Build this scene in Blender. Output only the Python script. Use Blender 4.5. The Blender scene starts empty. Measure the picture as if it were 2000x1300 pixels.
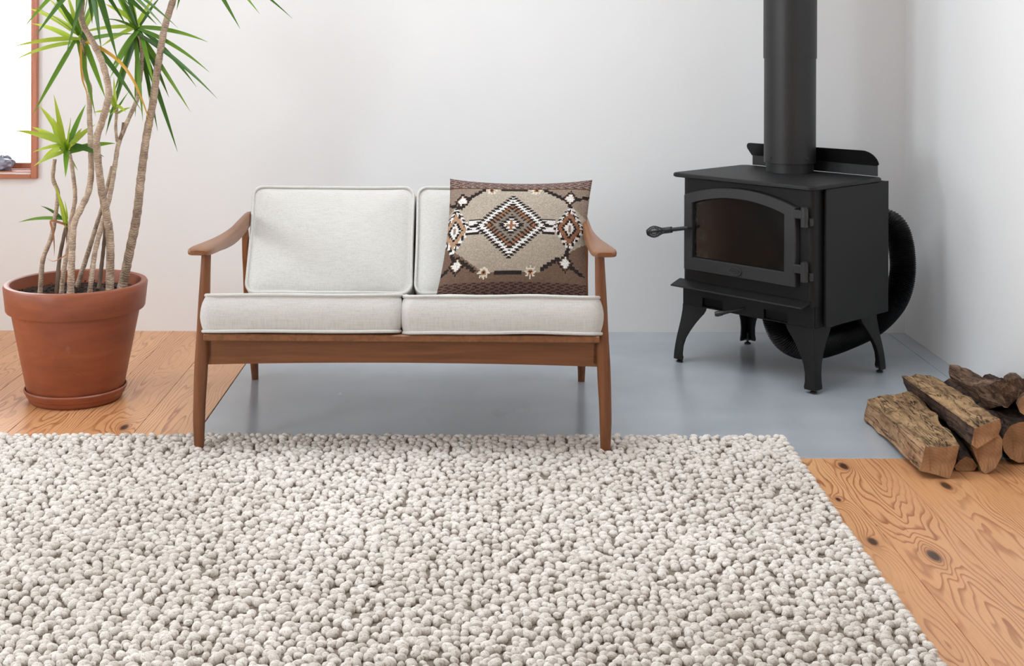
import bpy, math, random
import numpy as np
from mathutils import Vector, Matrix, noise as mnoise

random.seed(7)
rng = np.random.default_rng(7)
S = bpy.context.scene
COL = S.collection
PI = math.pi

# ------------------------------------------------------------------ camera
FPX, CAMH, ROLL = 2600.0, 1.28, 0.0028
cam_d = bpy.data.cameras.new('camera')
cam = bpy.data.objects.new('camera', cam_d)
COL.objects.link(cam)
cam.location = (0, 0, CAMH)
cam.rotation_euler = (PI / 2, -ROLL, 0)
cam_d.sensor_width = 36
cam_d.lens = FPX / 2000 * 36
cam_d.shift_x = 65 / 2000
cam_d.shift_y = -592 / 2000
cam_d.clip_start = 0.05
S.camera = cam


def P(px, py, Y):
    """world point seen at photo pixel (px,py) at distance Y into the room"""
    u, v = px - 935, py - 58
    return Vector(((u + v * ROLL) / FPX * Y, Y, CAMH - (v - u * ROLL) / FPX * Y))


def G(px, py, z=0.0):
    u, v = px - 935, py - 58
    Y = (CAMH - z) * FPX / (v - u * ROLL)
    return P(px, py, Y)


# ------------------------------------------------------------------ world, lights, exposure
w = bpy.data.worlds.new('world')
S.world = w
w.use_nodes = True
bg = w.node_tree.nodes['Background']
bg.inputs[0].default_value = (0.885, 0.95, 1.0, 1)
bg.inputs[1].default_value = 14.0


def area(name, loc, direction, sx, sy, power, color=(1, 1, 1)):
    d = bpy.data.lights.new(name, 'AREA')
    d.shape = 'RECTANGLE'
    d.size, d.size_y = sx, sy
    d.energy = power
    d.color = color
    o = bpy.data.objects.new(name, d)
    COL.objects.link(o)
    o.location = loc
    o.rotation_euler = Vector(direction).to_track_quat('-Z', 'Y').to_euler()
    return o


# daylight entering through the window of the left wall, plus sky portals at every opening of the room
area('window_daylight', (-3.27, 1.30, 1.50), (1, 0.35, -0.08), 0.6, 1.0, 75, (0.885, 0.955, 1.0))


def portal(name, loc, direction, sx, sy):
    o = area(name, loc, direction, sx, sy, 0)
    o.data.cycles.is_portal = True


portal('added_skylight_opening', (-.05, 4.00, 2.88), (0, 0, -1), 2.0, 1.1)
portal('left_window_opening', (-3.30, 1.30, 1.50), (1, 0, 0), .85, 1.25)
portal('added_side_opening', (-3.30, 3.95, 1.45), (1, 0, 0), .95, 1.3)
portal('back_window_opening', (-2.44, 5.84, 1.46), (0, -1, 0), 1.15, 1.62)

S.view_settings.view_transform = 'Standard'
S.view_settings.look = 'None'
S.view_settings.exposure = -0.74
S.view_settings.gamma = 1.0
S.view_settings.use_curve_mapping = False
S.cycles.max_bounces = 10
S.cycles.diffuse_bounces = 6
S.cycles.transparent_max_bounces = 12
S.cycles.use_denoising = True
S.cycles.sample_clamp_indirect = 3


# ------------------------------------------------------------------ node helpers
class NT:
    def __init__(self, name):
        self.m = bpy.data.materials.new(name)
        self.m.use_nodes = True
        self.t = self.m.node_tree
        self.t.nodes.clear()
        self.out = self.t.nodes.new('ShaderNodeOutputMaterial')

    def n(self, typ, **kw):
        nd = self.t.nodes.new(typ)
        ins = kw.pop('ins', {})
        for k, v in kw.items():
            setattr(nd, k, v)
        for k, v in ins.items():
            self.set(nd, k, v)
        return nd

    def set(self, nd, k, v):
        s = nd.inputs[k]
        if hasattr(v, 'is_output') or isinstance(v, bpy.types.NodeSocket):
            self.t.links.new(v, s)
        elif isinstance(v, bpy.types.Node):
            self.t.links.new(v.outputs[0], s)
        else:
            s.default_value = v

    def math(self, op, a, b=None, c=None, clamp=False):
        nd = self.n('ShaderNodeMath', operation=op, use_clamp=clamp)
        self.set(nd, 0, a)
        if b is not None:
            self.set(nd, 1, b)
        if c is not None:
            self.set(nd, 2, c)
        return nd.outputs[0]

    def ramp(self, fac, stops, interp='LINEAR'):
        nd = self.n('ShaderNodeValToRGB')
        cr = nd.color_ramp
        cr.interpolation = interp
        while len(cr.elements) > 1:
            cr.elements.remove(cr.elements[-1])
        for i, (p, c) in enumerate(stops):
            e = cr.elements[0] if i == 0 else cr.elements.new(p)
            e.position = p
            if not hasattr(c, '__len__'):
                c = (c, c, c)
            e.color = (*c[:3], 1)
        self.set(nd, 0, fac)
        return nd.outputs[0]

    def mix(self, fac, a, b, blend='MIX'):
        nd = self.n('ShaderNodeMix', data_type='RGBA', blend_type=blend)
        self.set(nd, 0, fac)
        for k, v in ((6, a), (7, b)):
            if isinstance(v, (tuple, list)):
                v = (*v[:3], 1)
            self.set(nd, k, v)
        return nd.outputs[2]

    def noise(self, vec, scale, detail=3, rough=.55, dist=0, dims='3D'):
        nd = self.n('ShaderNodeTexNoise', noise_dimensions=dims)
        self.set(nd, 'Vector', vec)
        self.set(nd, 'Scale', scale)
        nd.inputs['Detail'].default_value = detail
        nd.inputs['Roughness'].default_value = rough
        nd.inputs['Distortion'].default_value = dist
        return nd.outputs[0]

    def mapping(self, vec, scale=(1, 1, 1), loc=(0, 0, 0), rot=(0, 0, 0)):
        nd = self.n('ShaderNodeMapping')
        self.set(nd, 0, vec)
        nd.inputs[1].default_value = loc
        nd.inputs[2].default_value = rot
        nd.inputs[3].default_value = scale
        return nd.outputs[0]

    def bump(self, h, strength=.3, dist=.002, normal=None):
        nd = self.n('ShaderNodeBump')
        self.set(nd, 'Height', h)
        nd.inputs['Strength'].default_value = strength
        nd.inputs['Distance'].default_value = dist
        if normal is not None:
            self.set(nd, 'Normal', normal)
        return nd.outputs[0]

    def bsdf(self, color, rough=.5, normal=None, spec=.5, **kw):
        nd = self.n('ShaderNodeBsdfPrincipled')
        if isinstance(color, (tuple, list)):
            color = (*color[:3], 1)
        self.set(nd, 'Base Color', color)
        self.set(nd, 'Roughness', rough)
        self.set(nd, 'Specular IOR Level', spec)
        if normal is not None:
            self.set(nd, 'Normal', normal)
        for k, v in kw.items():
            self.set(nd, k, v)
        return nd

    def done(self, shader):
        self.t.links.new(shader.outputs[0] if isinstance(shader, bpy.types.Node) else shader, self.out.inputs[0])
        return self.m

    def pos(self):
        return self.n('ShaderNodeNewGeometry').outputs['Position']

    def obj(self):
        return self.n('ShaderNodeTexCoord').outputs['Object']


def srgb(r, g, b):
    f = lambda c: (c / 255 / 12.92) if c <= 10 else ((c / 255 + .055) / 1.055) ** 2.4
    return (f(r), f(g), f(b))


# ------------------------------------------------------------------ materials
def m_wall():
    t = NT('white_paint')
    p = t.pos()
    c = t.ramp(t.noise(p, 1.3, 2), [(.3, (.80, .80, .80)), (.7, (.825, .825, .823))])
    b = t.bump(t.noise(p, 160, 3), .06, .002)
    return t.done(t.bsdf(c, .75, b, .3))


def m_concrete():
    t = NT('polished_concrete')
    p = t.pos()
    n1 = t.noise(t.mapping(p, (.8, 1.3, 1)), 1.6, 3, .5)
    n2 = t.noise(t.mapping(p, (1, .55, 1)), 3.2, 4, .5)
    n3 = t.noise(t.mapping(p, (1, .5, 1), (3, 7, 0)), 5.5, 4, .5)
    c = t.mix(n1, (.17, .205, .24), (.59, .625, .66))
    c = t.mix(t.math('MULTIPLY', n2, .6), c, (.52, .555, .585))
    c = t.mix(t.math('MULTIPLY', n3, .5), c, (.28, .305, .33))
    r = t.math('MULTIPLY_ADD', n2, .3, .07)
    return t.done(t.bsdf(c, r, None, .6))


KNOTS = [(1648, 910, .020), (1848, 948, .022), (1824, 1085, .024), (1704, 1057, .018), (1637, 975, .010),
         (243, 834, .020), (1688, 790, .01), (395, 700, .012), (1760, 1240, .008)]


def m_planks():
    t = NT('pine_planks')
    p = t.pos()
    oi = t.n('ShaderNodeObjectInfo')
    rnd = oi.outputs['Random']
    sep = t.n('ShaderNodeSeparateXYZ', ins={0: p})
    x, y = sep.outputs[0], sep.outputs[1]
    off = t.math('MULTIPLY', rnd, 37.0)
    # per-board centre is carried by the object origin
    lx = t.n('ShaderNodeSeparateXYZ', ins={0: t.obj()}).outputs[0]
    yy = t.math('ADD', y, off)
    ycomb = t.n('ShaderNodeCombineXYZ', ins={0: off, 1: t.math('MULTIPLY', yy, 1.0), 2: 0.0}).outputs[0]
    wob = t.noise(ycomb, 1.1, 2, .5)
    wob2 = t.noise(t.n('ShaderNodeCombineXYZ', ins={0: t.math('MULTIPLY', lx, 2.6), 1: t.math('MULTIPLY', yy, .34), 2: off}).outputs[0], 4.5, 2, .5)
    # knots: push the growth rings aside and darken
    kn, kd = None, None
    for (px, py, r) in KNOTS:
        g = G(px, py)
        dx = t.math('SUBTRACT', x, g.x)
        dy = t.math('MULTIPLY', t.math('SUBTRACT', y, g.y), .42)
        d = t.math('SQRT', t.math('ADD', t.math('MULTIPLY', dx, dx), t.math('MULTIPLY', dy, dy)))
        e = t.math('POWER', 2.718, t.math('MULTIPLY', d, -1.0 / (r * 1.5)))
        s = t.math('SUBTRACT', 1.0, t.math('DIVIDE', d, r * .8), clamp=True)
        kn = e if kn is None else t.math('MAXIMUM', kn, e)
        kd = s if kd is None else t.math('MAXIMUM', kd, s)
    a = t.math('ADD', lx, t.math('MULTIPLY', t.math('SUBTRACT', wob, .5), .10))
    b = t.math('ADD', t.math('MULTIPLY', t.math('SUBTRACT', wob2, .5), .10), t.math('ADD', .02, t.math('MULTIPLY', wob, .12)))
    r = t.math('SQRT', t.math('ADD', t.math('MULTIPLY', a, a), t.math('MULTIPLY', b, b)))
    r = t.math('ADD', r, t.math('MULTIPLY', kn, .06))
    ring = t.math('FRACT', t.math('MULTIPLY', r, 118.0))
    fine = t.noise(t.mapping(p, (1, .03, 1)), 260, 3, .6)
    tone = t.noise(t.mapping(p, (1, .12, 1)), 7, 3, .5)
    light = t.mix(rnd, srgb(222, 172, 124), srgb(210, 156, 110))
    base = t.mix(t.ramp(tone, [(.3, 0), (.7, .55)]), light, srgb(198, 142, 98))
    late = t.ramp(ring, [(0, 0), (.55, 0), (.86, .75), (.93, .75), (1, 0)])
    vis = t.ramp(t.noise(t.mapping(p, (1, .3, 1)), 5, 2), [(.36, .15), (.58, 1)])
    c = t.mix(t.math('MULTIPLY', late, vis), base, srgb(140, 74, 38))
    c = t.mix(t.ramp(fine, [(.45, 0), (.75, .22)]), c, srgb(150, 90, 52))
    c = t.mix(t.ramp(kn, [(.25, 0), (.7, .35)]), c, srgb(130, 70, 38))
    c = t.mix(t.ramp(kd, [(0, 0), (.5, .9)]), c, srgb(34, 19, 13))
    rough = t.ramp(fine, [(.3, .27), (.7, .36)])
    return t.done(t.bsdf(c, rough, t.bump(fine, .05, .001), .5))


def m_wood(name, c1, c2, axis=2, scale=1.0, rough=.38):
    t = NT(name)
    o = t.obj()
    st = [1, 1, 1]
    st[axis] = .06
    v = t.mapping(o, tuple(st))
    n1 = t.noise(v, 55 * scale, 4, .6, .4)
    n2 = t.noise(t.mapping(o, tuple(.25 if i == axis else 1 for i in range(3))), 9 * scale, 2)
    c = t.ramp(n1, [(.3, c2), (.6, c1)])
    c = t.mix(t.ramp(n2, [(.35, 0), (.7, .45)]), c, tuple(x * .72 for x in c1))
    return t.done(t.bsdf(c, rough, t.bump(n1, .06, .001), .45))


def m_linen():
    t = NT('linen')
    o = t.obj()
    a = t.noise(t.mapping(o, (1, 1, .05)), 420, 2)
    b = t.noise(t.mapping(o, (.05, 1, 1)), 420, 2)
    wv = t.math('ADD', a, b)
    n = t.noise(o, 18, 3)
    c = t.ramp(t.math('MULTIPLY', wv, .5), [(.36, (.52, .505, .482)), (.56, (.61, .60, .572))])
    c = t.mix(t.ramp(n, [(.4, 0), (.8, .15)]), c, (.56, .54, .51))
    nd = t.bsdf(c, .9, t.bump(wv, .28, .0012), .15)
    nd.inputs['Sheen Weight'].default_value = .15
    return t.done(nd)


def m_plain(name, col, rough=.5, spec=.5, bump=None, metallic=0.0, var=.0):
    t = NT(name)
    o = t.obj()
    c = col
    if var:
        c = t.mix(t.ramp(t.noise(o, 14, 4), [(.3, 0), (.7, 1)]), tuple(x * (1 - var) for x in col), tuple(min(1, x * (1 + var)) for x in col))
    nrm = None
    if bump:
        nrm = t.bump(t.noise(o, bump[0], 3), bump[1], .001)
    nd = t.bsdf(c, rough, nrm, spec)
    nd.inputs['Metallic'].default_value = metallic
    return t.done(nd)


def m_terracotta():
    t = NT('terracotta')
    o = t.obj()
    n = t.noise(t.mapping(o, (1, 1, 4)), 5, 5, .6, .3)
    n2 = t.noise(o, 60, 3)
    c = t.ramp(n, [(.28, srgb(124, 68, 46)), (.55, srgb(146, 80, 53)), (.8, srgb(158, 94, 68))])
    c = t.mix(t.ramp(t.noise(o, 8, 4, .6), [(.66, 0), (.8, .45)]), c, srgb(205, 170, 155))
    return t.done(t.bsdf(c, .42, t.bump(n2, .08, .001), .5))


def m_leaf(name, c1, c2, tr):
    t = NT(name)
    at = t.n('ShaderNodeAttribute', attribute_name='lt')
    f = at.outputs['Fac']
    rn = t.n('ShaderNodeObjectInfo').outputs['Random']
    c = t.mix(f, c1, c2)
    c = t.mix(t.math('MULTIPLY', rn, .4), c, tuple(x * .55 for x in c1))
    d = t.bsdf(c, .38, None, .45)
    tl = t.n('ShaderNodeBsdfTranslucent')
    t.set(tl, 0, t.mix(.45, c, tr))
    mx = t.n('ShaderNodeMixShader', ins={0: .42})
    t.t.links.new(d.outputs[0], mx.inputs[1])
    t.t.links.new(tl.outputs[0], mx.inputs[2])
    return t.done(mx)


def m_stem():
    t = NT('ringed_bark')
    at = t.n('ShaderNodeAttribute', attribute_name='lt')
    f = at.outputs['Fac']
    o = t.obj()
    j = t.noise(o, 40, 3)
    ph = t.math('ADD', t.math('MULTIPLY', f, 110.0), t.math('MULTIPLY', j, 3.0))
    r = t.math('ABSOLUTE', t.math('SINE', t.math('MULTIPLY', ph, PI)))
    c = t.ramp(j, [(.3, srgb(140, 118, 100)), (.65, srgb(192, 170, 148))])
    c = t.mix(t.ramp(r, [(.0, .65), (.3, 0)]), c, srgb(224, 212, 196))
    c = t.mix(t.ramp(t.noise(o, 14, 3), [(.5, 0), (.75, .5)]), c, srgb(110, 90, 76))
    return t.done(t.bsdf(c, .7, t.bump(r, .5, .002), .25))


def m_rug():
    t = NT('wool')
    tint = t.n('ShaderNodeAttribute', attribute_name='tint').outputs['Fac']
    lp = t.n('ShaderNodeAttribute', attribute_name='lp').outputs['Vector']
    nz = t.noise(lp, 2.2, 3, .6)
    sp = t.n('ShaderNodeSeparateXYZ', ins={0: lp})
    ph = t.math('ADD', t.math('MULTIPLY', sp.outputs[1], 7.0), t.math('MULTIPLY', nz, 9.0))
    st = t.math('ABSOLUTE', t.math('SINE', ph))
    fib = t.noise(t.mapping(lp, (1.2, 9, 4)), 3.0, 3, .6)
    pale = t.mix(tint, srgb(244, 239, 232), srgb(212, 204, 195))
    c = t.mix(t.ramp(st, [(0, .72), (.34, 0)]), pale, srgb(132, 120, 110))
    c = t.mix(t.ramp(fib, [(.5, 0), (.72, .55)]), c, srgb(140, 128, 118))
    c = t.mix(t.ramp(t.noise(lp, .9, 1), [(.62, 0), (.74, .5)]), c, srgb(120, 106, 96))
    h = t.math('ADD', st, fib)
    return t.done(t.bsdf(c, .95, t.bump(h, .35, .0015), .1))


def m_pillow():
    t = NT('woven_pillow')
    c = t.n('ShaderNodeVertexColor', layer_name='weave').outputs[0]
    uv = t.n('ShaderNodeUVMap', uv_map='uv').outputs[0]
    sp = t.n('ShaderNodeSeparateXYZ', ins={0: uv})
    v = sp.outputs[1]
    rows = t.math('FLOOR', t.math('MULTIPLY', v, 84))
    par = t.math('MULTIPLY', t.math('MODULO', rows, 2.0), .5)
    s1 = t.math('ABSOLUTE', t.math('SINE', t.math('MULTIPLY', t.math('ADD', t.math('MULTIPLY', sp.outputs[0], 96), par), PI)))
    s2 = t.math('ABSOLUTE', t.math('SINE', t.math('MULTIPLY', v, 84 * PI)))
    h = t.math('MULTIPLY', s1, s2)
    nz = t.noise(t.mapping(uv, (1, .4, 1)), 170, 3, .7)
    c2 = t.mix(t.ramp(nz, [(.35, 0), (.7, .4)]), c, (.08, .06, .05))
    h2 = t.math('ADD', h, t.math('MULTIPLY', nz, .6))
    return t.done(t.bsdf(c2, .95, t.bump(h2, .6, .003), .1))


def m_log(name, cols, stretch, scale, rough=.85, dark=.0):
    t = NT(name)
    o = t.obj()
    n1 = t.noise(t.mapping(o, stretch), scale, 6, .68, .9)
    n2 = t.noise(o, 26, 4, .65)
    c = t.ramp(n1, [(.30, cols[0]), (.5, cols[1]), (.68, cols[2])])
    c = t.mix(t.ramp(n2, [(.54, 0), (.70, .8)]), c, cols[3])
    n3 = t.noise(t.mapping(o, (stretch[0] * 1.3, stretch[1] * .5, stretch[2] * 1.3)), scale * 1.2, 5, .6, 1.2)
    crack = t.ramp(t.math('ABSOLUTE', t.math('SUBTRACT', n3, .5)), [(0, .85), (.018, 0)])
    c = t.mix(crack, c, tuple(x * .35 for x in cols[3]))
    h = t.math('SUBTRACT', t.math('ADD', n1, t.math('MULTIPLY', n2, .6)), t.math('MULTIPLY', crack, .5))
    return t.done(t.bsdf(c, rough, t.bump(h, 1.0, .012), .2))


def m_endgrain():
    t = NT('cut_end_grain')
    o = t.obj()
    n = t.noise(o, 8, 3, .6, .4)
    n2 = t.noise(t.mapping(o, (1, 1, .15), rot=(0, .3, 0)), 90, 3, .6)
    sep = t.n('ShaderNodeSeparateXYZ', ins={0: o})
    rr = t.math('SQRT', t.math('ADD', t.math('POWER', t.math('ADD', sep.outputs[0], .03), 2), t.math('POWER', t.math('ADD', sep.outputs[2], .035), 2)))
    ring = t.math('SINE', t.math('ADD', t.math('MULTIPLY', rr, 700), t.math('MULTIPLY', n, 14)))
    c = t.ramp(n, [(.3, srgb(112, 82, 58)), (.5, srgb(160, 124, 92)), (.7, srgb(190, 154, 118))])
    c = t.mix(t.ramp(ring, [(.5, 0), (1, .25)]), c, srgb(112, 72, 44))
    c = t.mix(t.ramp(n2, [(.52, 0), (.72, .5)]), c, srgb(116, 80, 52))
    return t.done(t.bsdf(c, .8, t.bump(n2, .4, .003), .2))


def m_glass():
    t = NT('window_glass')
    tr = t.n('ShaderNodeBsdfTransparent')
    gl = t.n('ShaderNodeBsdfGlossy', ins={'Roughness': .02})
    fr = t.n('ShaderNodeFresnel', ins={0: 1.45})
    mx = t.n('ShaderNodeMixShader')
    t.t.links.new(fr.outputs[0], mx.inputs[0])
    t.t.links.new(tr.outputs[0], mx.inputs[1])
    t.t.links.new(gl.outputs[0], mx.inputs[2])
    return t.done(mx)


def m_stoveglass():
    t = NT('sooty_stove_glass')
    o = t.obj()
    sep = t.n('ShaderNodeSeparateXYZ', ins={0: o})
    n = t.noise(o, 16, 4, .6, .6)
    edge = t.ramp(t.math('SUBTRACT', sep.outputs[0], .069), [(0, 1), (.085, 0)])
    f = t.math('MULTIPLY', edge, t.ramp(n, [(.42, 0), (.72, .9)]))
    c = t.mix(f, (.008, .008, .0075), (.06, .058, .054))
    return t.done(t.bsdf(c, .12, None, .5))


M = dict(
    wall=m_wall(), concrete=m_concrete(), plank=m_planks(),
    frame=m_wood('walnut_stain', srgb(130, 80, 45), srgb(102, 60, 33), 0),
    leg=m_wood('walnut_stain_upright', srgb(130, 80, 45), srgb(102, 60, 33), 2),
    arm=m_wood('walnut_stain_arm', srgb(138, 90, 56), srgb(108, 68, 42), 1),
    linen=m_linen(), deck=m_plain('black_webbing', (.012, .012, .012), .9),
    iron=m_plain('black_stove_paint', (.009, .009, .0092), .52, .30, (300, .10)),
    iron2=m_plain('black_pipe_paint', (.009, .009, .0092), .45, .5, (300, .05)),
    castdoor=m_plain('cast_iron_door', (.024, .024, .0245), .5, .5, (260, .25)),
    shield=m_plain('gloss_black_steel', (.006, .006, .006), .3, .5),
    stglass=m_stoveglass(), hose=m_plain('black_duct', (.0025, .0025, .003), .38, .35),
    hinge=m_plain('steel_hinge', (.045, .045, .046), .42, .5, None, .5),
    soot=m_plain('firebox_dark', (.004, .004, .004), .9),
    terra=m_terracotta(), soil=m_plain('potting_soil', srgb(64, 52, 46), .95, .2, (120, .9), var=.5),
    stem=m_stem(), bark_dead=m_plain('dead_stem', srgb(112, 94, 80), .8, .2, (90, .5), var=.3),
    leafd=m_leaf('leaf_dark', srgb(66, 110, 46), srgb(96, 138, 52), srgb(150, 190, 50)),
    leafm=m_leaf('leaf_mid', srgb(104, 152, 52), srgb(140, 178, 62), srgb(190, 220, 60)),
    leafl=m_leaf('leaf_lime', srgb(176, 204, 70), srgb(212, 222, 100), srgb(236, 242, 100)),  # yellow-green of backlit leaves, partly window light put into the colour
    leafy=m_leaf('leaf_yellow', srgb(226, 178, 70), srgb(232, 196, 96), srgb(240, 200, 80)),
    leafb=m_leaf('leaf_dry', srgb(206, 150, 116), srgb(184, 124, 84), srgb(220, 160, 120)),
    rug=m_rug(), rugback=m_plain('rug_backing', srgb(138, 127, 116), .95, .1),
    pillow=m_pillow(), pillowback=m_plain('pillow_back', srgb(120, 98, 84), .95, .1, (160, .5)),
    logsplit=m_log('split_wood', (srgb(96, 70, 50), srgb(158, 124, 94), srgb(188, 154, 122), srgb(78, 58, 42)), (2.5, .35, 2.5), 11),
    logworn=m_log('worm_eaten_wood', (srgb(74, 54, 38), srgb(148, 118, 86), srgb(190, 158, 118), srgb(58, 42, 30)), (2.2, .6, 2.2), 10),
    bark=m_log('dark_bark', (srgb(44, 34, 30), srgb(78, 62, 54), srgb(116, 92, 76), srgb(32, 24, 22)), (2.6, .4, 2.6), 14),
    loggrey=m_log('weathered_bark', (srgb(64, 48, 40), srgb(110, 86, 70), srgb(164, 134, 108), srgb(44, 34, 30)), (3.4, .45, 3.4), 12),
    endgrain=m_endgrain(),
    winwood=m_wood('red_cedar', srgb(190, 122, 92), srgb(160, 94, 68), 2),
    winwood_h=m_wood('red_cedar_rail', srgb(190, 122, 92), srgb(160, 94, 68), 0),
    glass=m_glass(), rock=m_plain('grey_crystal_rock', srgb(128, 130, 146), .35, .6, (60, 1.0), var=.5),
)


# ------------------------------------------------------------------ mesh helpers
def link(o, parent=None):
    COL.objects.link(o)
    if parent is not None:
        o.parent = parent
    return o


def mk(name, verts, faces, mat, parent=None, smooth=False, angle=None, world=False, origin=None):
    """one mesh object; world=True: verts are world coordinates and the parent chain is unrotated"""
    verts = [tuple(v) for v in verts]
    off = Vector((0, 0, 0))
    if world and parent is not None:
        q = parent
        while q is not None:
            off += q.location
            q = q.parent
    loc = Vector((0, 0, 0))
    if origin is not None:
        loc = Vector(origin)
    me = bpy.data.meshes.new(name)
    me.from_pydata([(v[0] - off.x - (loc.x - off.x if origin is not None and world else loc.x),
                     v[1] - off.y - (loc.y - off.y if origin is not None and world else loc.y),
                     v[2] - off.z - (loc.z - off.z if origin is not None and world else loc.z)) for v in verts], [], faces)
    me.update()
    if mat is not None:
        for m in (mat if isinstance(mat, (list, tuple)) else [mat]):
            me.materials.append(m)
    if smooth:
        me.polygons.foreach_set('use_smooth', [True] * len(me.polygons))
        if angle is not None:
            me.set_sharp_from_angle(angle=math.radians(angle))
    o = bpy.data.objects.new(name, me)
    link(o, parent)
    if origin is not None:
        o.location = (loc - off) if world else loc
    return o


def empty(name, loc=(0, 0, 0), rz=0):
    o = bpy.data.objects.new(name, None)
    o.empty_display_size = .05
    COL.objects.link(o)
    o.location = loc
    o.rotation_euler = (0, 0, rz)
    return o


def tag(o, label=None, cat=None, group=None, kind=None):
    for k, v in (('label', label), ('category', cat), ('group', group), ('kind', kind)):
        if v:
            o[k] = v
    return o


class MB:
    def __init__(self):
        self.v, self.f = [], []

    def add(self, vs, fs):
        b = len(self.v)
        self.v += [tuple(v) for v in vs]
        self.f += [tuple(i + b for i in f) for f in fs]
        return self

    def box(self, x0, x1, y0, y1, z0, z1, bev=0.0):
        if bev <= 0:
            vs = [(x, y, z) for z in (z0, z1) for y in (y0, y1) for x in (x0, x1)]
            return self.add(vs, [(0, 2, 3, 1), (4, 5, 7, 6), (0, 1, 5, 4), (2, 6, 7, 3), (0, 4, 6, 2), (1, 3, 7, 5)])
        b = bev
        # chamfered box: 24 vertices
        vs, idx = [], {}
        for sx in (0, 1):
            for sy in (0, 1):
                for sz in (0, 1):
                    X, Y, Z = (x0, x1)[sx], (y0, y1)[sy], (z0, z1)[sz]
                    ix, iy, iz = (b, -b)[sx], (b, -b)[sy], (b, -b)[sz]
                    for k, p in enumerate(((X, Y + iy, Z + iz), (X + ix, Y, Z + iz), (X + ix, Y + iy, Z))):
                        idx[(sx, sy, sz, k)] = len(vs)
                        vs.append(p)
        I = idx
        fs = []
        for s in (0, 1):
            q = [I[(s, a, c, 0)] for a, c in ((0, 0), (1, 0), (1, 1), (0, 1))]
            fs.append(q if s else q[::-1])
            q = [I[(a, s, c, 1)] for a, c in ((0, 0), (1, 0), (1, 1), (0, 1))]
            fs.append(q[::-1] if s else q)
            q = [I[(a, c, s, 2)] for a, c in ((0, 0), (1, 0), (1, 1), (0, 1))]
            fs.append(q if s else q[::-1])
        for a in (0, 1):
            for c in (0, 1):
                f1 = [I[(0, a, c, 1)], I[(1, a, c, 1)], I[(1, a, c, 2)], I[(0, a, c, 2)]]
                f2 = [I[(a, 0, c, 0)], I[(a, 1, c, 0)], I[(a, 1, c, 2)], I[(a, 0, c, 2)]]
                f3 = [I[(a, c, 0, 0)], I[(a, c, 1, 0)], I[(a, c, 1, 1)], I[(a, c, 0, 1)]]
                fs.append(f1 if (a ^ c) else f1[::-1])
                fs.append(f2[::-1] if (a ^ c) else f2)
                fs.append(f3 if (a ^ c) else f3[::-1])
        for sx in (0, 1):
            for sy in (0, 1):
                for sz in (0, 1):
                    q = [I[(sx, sy, sz, k)] for k in range(3)]
                    fs.append(q if (sx ^ sy ^ sz) else q[::-1])
        return self.add(vs, fs)

    def loft(self, rings, cap0=True, cap1=True, closed=True):
        n = len(rings[0])
        vs = [p for r in rings for p in r]
        fs = []
        for i in range(len(rings) - 1):
            for j in range(n if closed else n - 1):
                k = (j + 1) % n
                fs.append((i * n + j, i * n + k, (i + 1) * n + k, (i + 1) * n + j))
        if cap0:
            fs.append(tuple(range(n))[::-1])
        if cap1:
            fs.append(tuple((len(rings) - 1) * n + j for j in range(n)))
        return self.add(vs, fs)

    def tube(self, pts, rad, seg=10, caps=True, closed=False):
        pts = [Vector(p) for p in pts]
        n = len(pts)
        rad = rad if hasattr(rad, '__len__') else [rad] * n
        rings = []
        prev = None
        for i, p in enumerate(pts):
            if closed:
                t = pts[(i + 1) % n] - pts[i - 1]
            else:
                t = pts[min(i + 1, n - 1)] - pts[max(i - 1, 0)]
            t.normalize()
            if prev is None:
                a = Vector((0, 0, 1)) if abs(t.z) < .9 else Vector((1, 0, 0))
                u = t.cross(a).normalized()
            else:
                u = (prev - t * prev.dot(t)).normalized()
            prev = u
            vv = t.cross(u)
            rings.append([p + (u * math.cos(2 * PI * k / seg) + vv * math.sin(2 * PI * k / seg)) * rad[i] for k in range(seg)])
        if closed:
            rings.append(rings[0])
            return self.loft(rings, False, False)
        return self.loft(rings, caps, caps)

    def lathe(self, prof, cx, cy, seg=48, cap0=False, cap1=False):
        rings = [[(cx + r * math.cos(2 * PI * k / seg), cy + r * math.sin(2 * PI * k / seg), z) for k in range(seg)] for r, z in prof]
        return self.loft(rings, cap0, cap1)

    def prism(self, poly, axis, a, b, bev=0.0):
        """extrude a 2-D polygon: axis 'y': poly is (x,z); axis 'z': poly is (x,y); axis 'x': poly is (y,z)"""
        def pt(p, d):
            return {'y': (p[0], d, p[1]), 'z': (p[0], p[1], d), 'x': (d, p[0], p[1])}[axis]
        rings = [[pt(p, a) for p in poly], [pt(p, b) for p in poly]]
        return self.loft(rings)

    def build(self, name, mat, parent=None, smooth=False, angle=35, **kw):
        o = mk(name, self.v, self.f, mat, parent, smooth, angle, **kw)
        bm_fix(o)
        return o


def bm_fix(o):
    import bmesh
    bm = bmesh.new()
    bm.from_mesh(o.data)
    bmesh.ops.recalc_face_normals(bm, faces=bm.faces)
    bm.to_mesh(o.data)
    bm.free()


def smooth_path(pts, n=8):
    """Catmull-Rom through the points"""
    pts = [Vector(p) for p in pts]
    out = []
    for i in range(len(pts) - 1):
        p0, p1, p2, p3 = pts[max(i - 1, 0)], pts[i], pts[i + 1], pts[min(i + 2, len(pts) - 1)]
        for k in range(n):
            t = k / n
            out.append(.5 * ((2 * p1) + (p2 - p0) * t + (2 * p0 - 5 * p1 + 4 * p2 - p3) * t * t + (3 * p1 - p0 - 3 * p2 + p3) * t ** 3))
    out.append(pts[-1])
    return out


# ------------------------------------------------------------------ the room
YB, XR, XL, YN, ZC = 5.644, 1.81, -3.2, -1.6, 2.75
YC, XC = 3.986, -.89          # front and left edge of the concrete hearth

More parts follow.
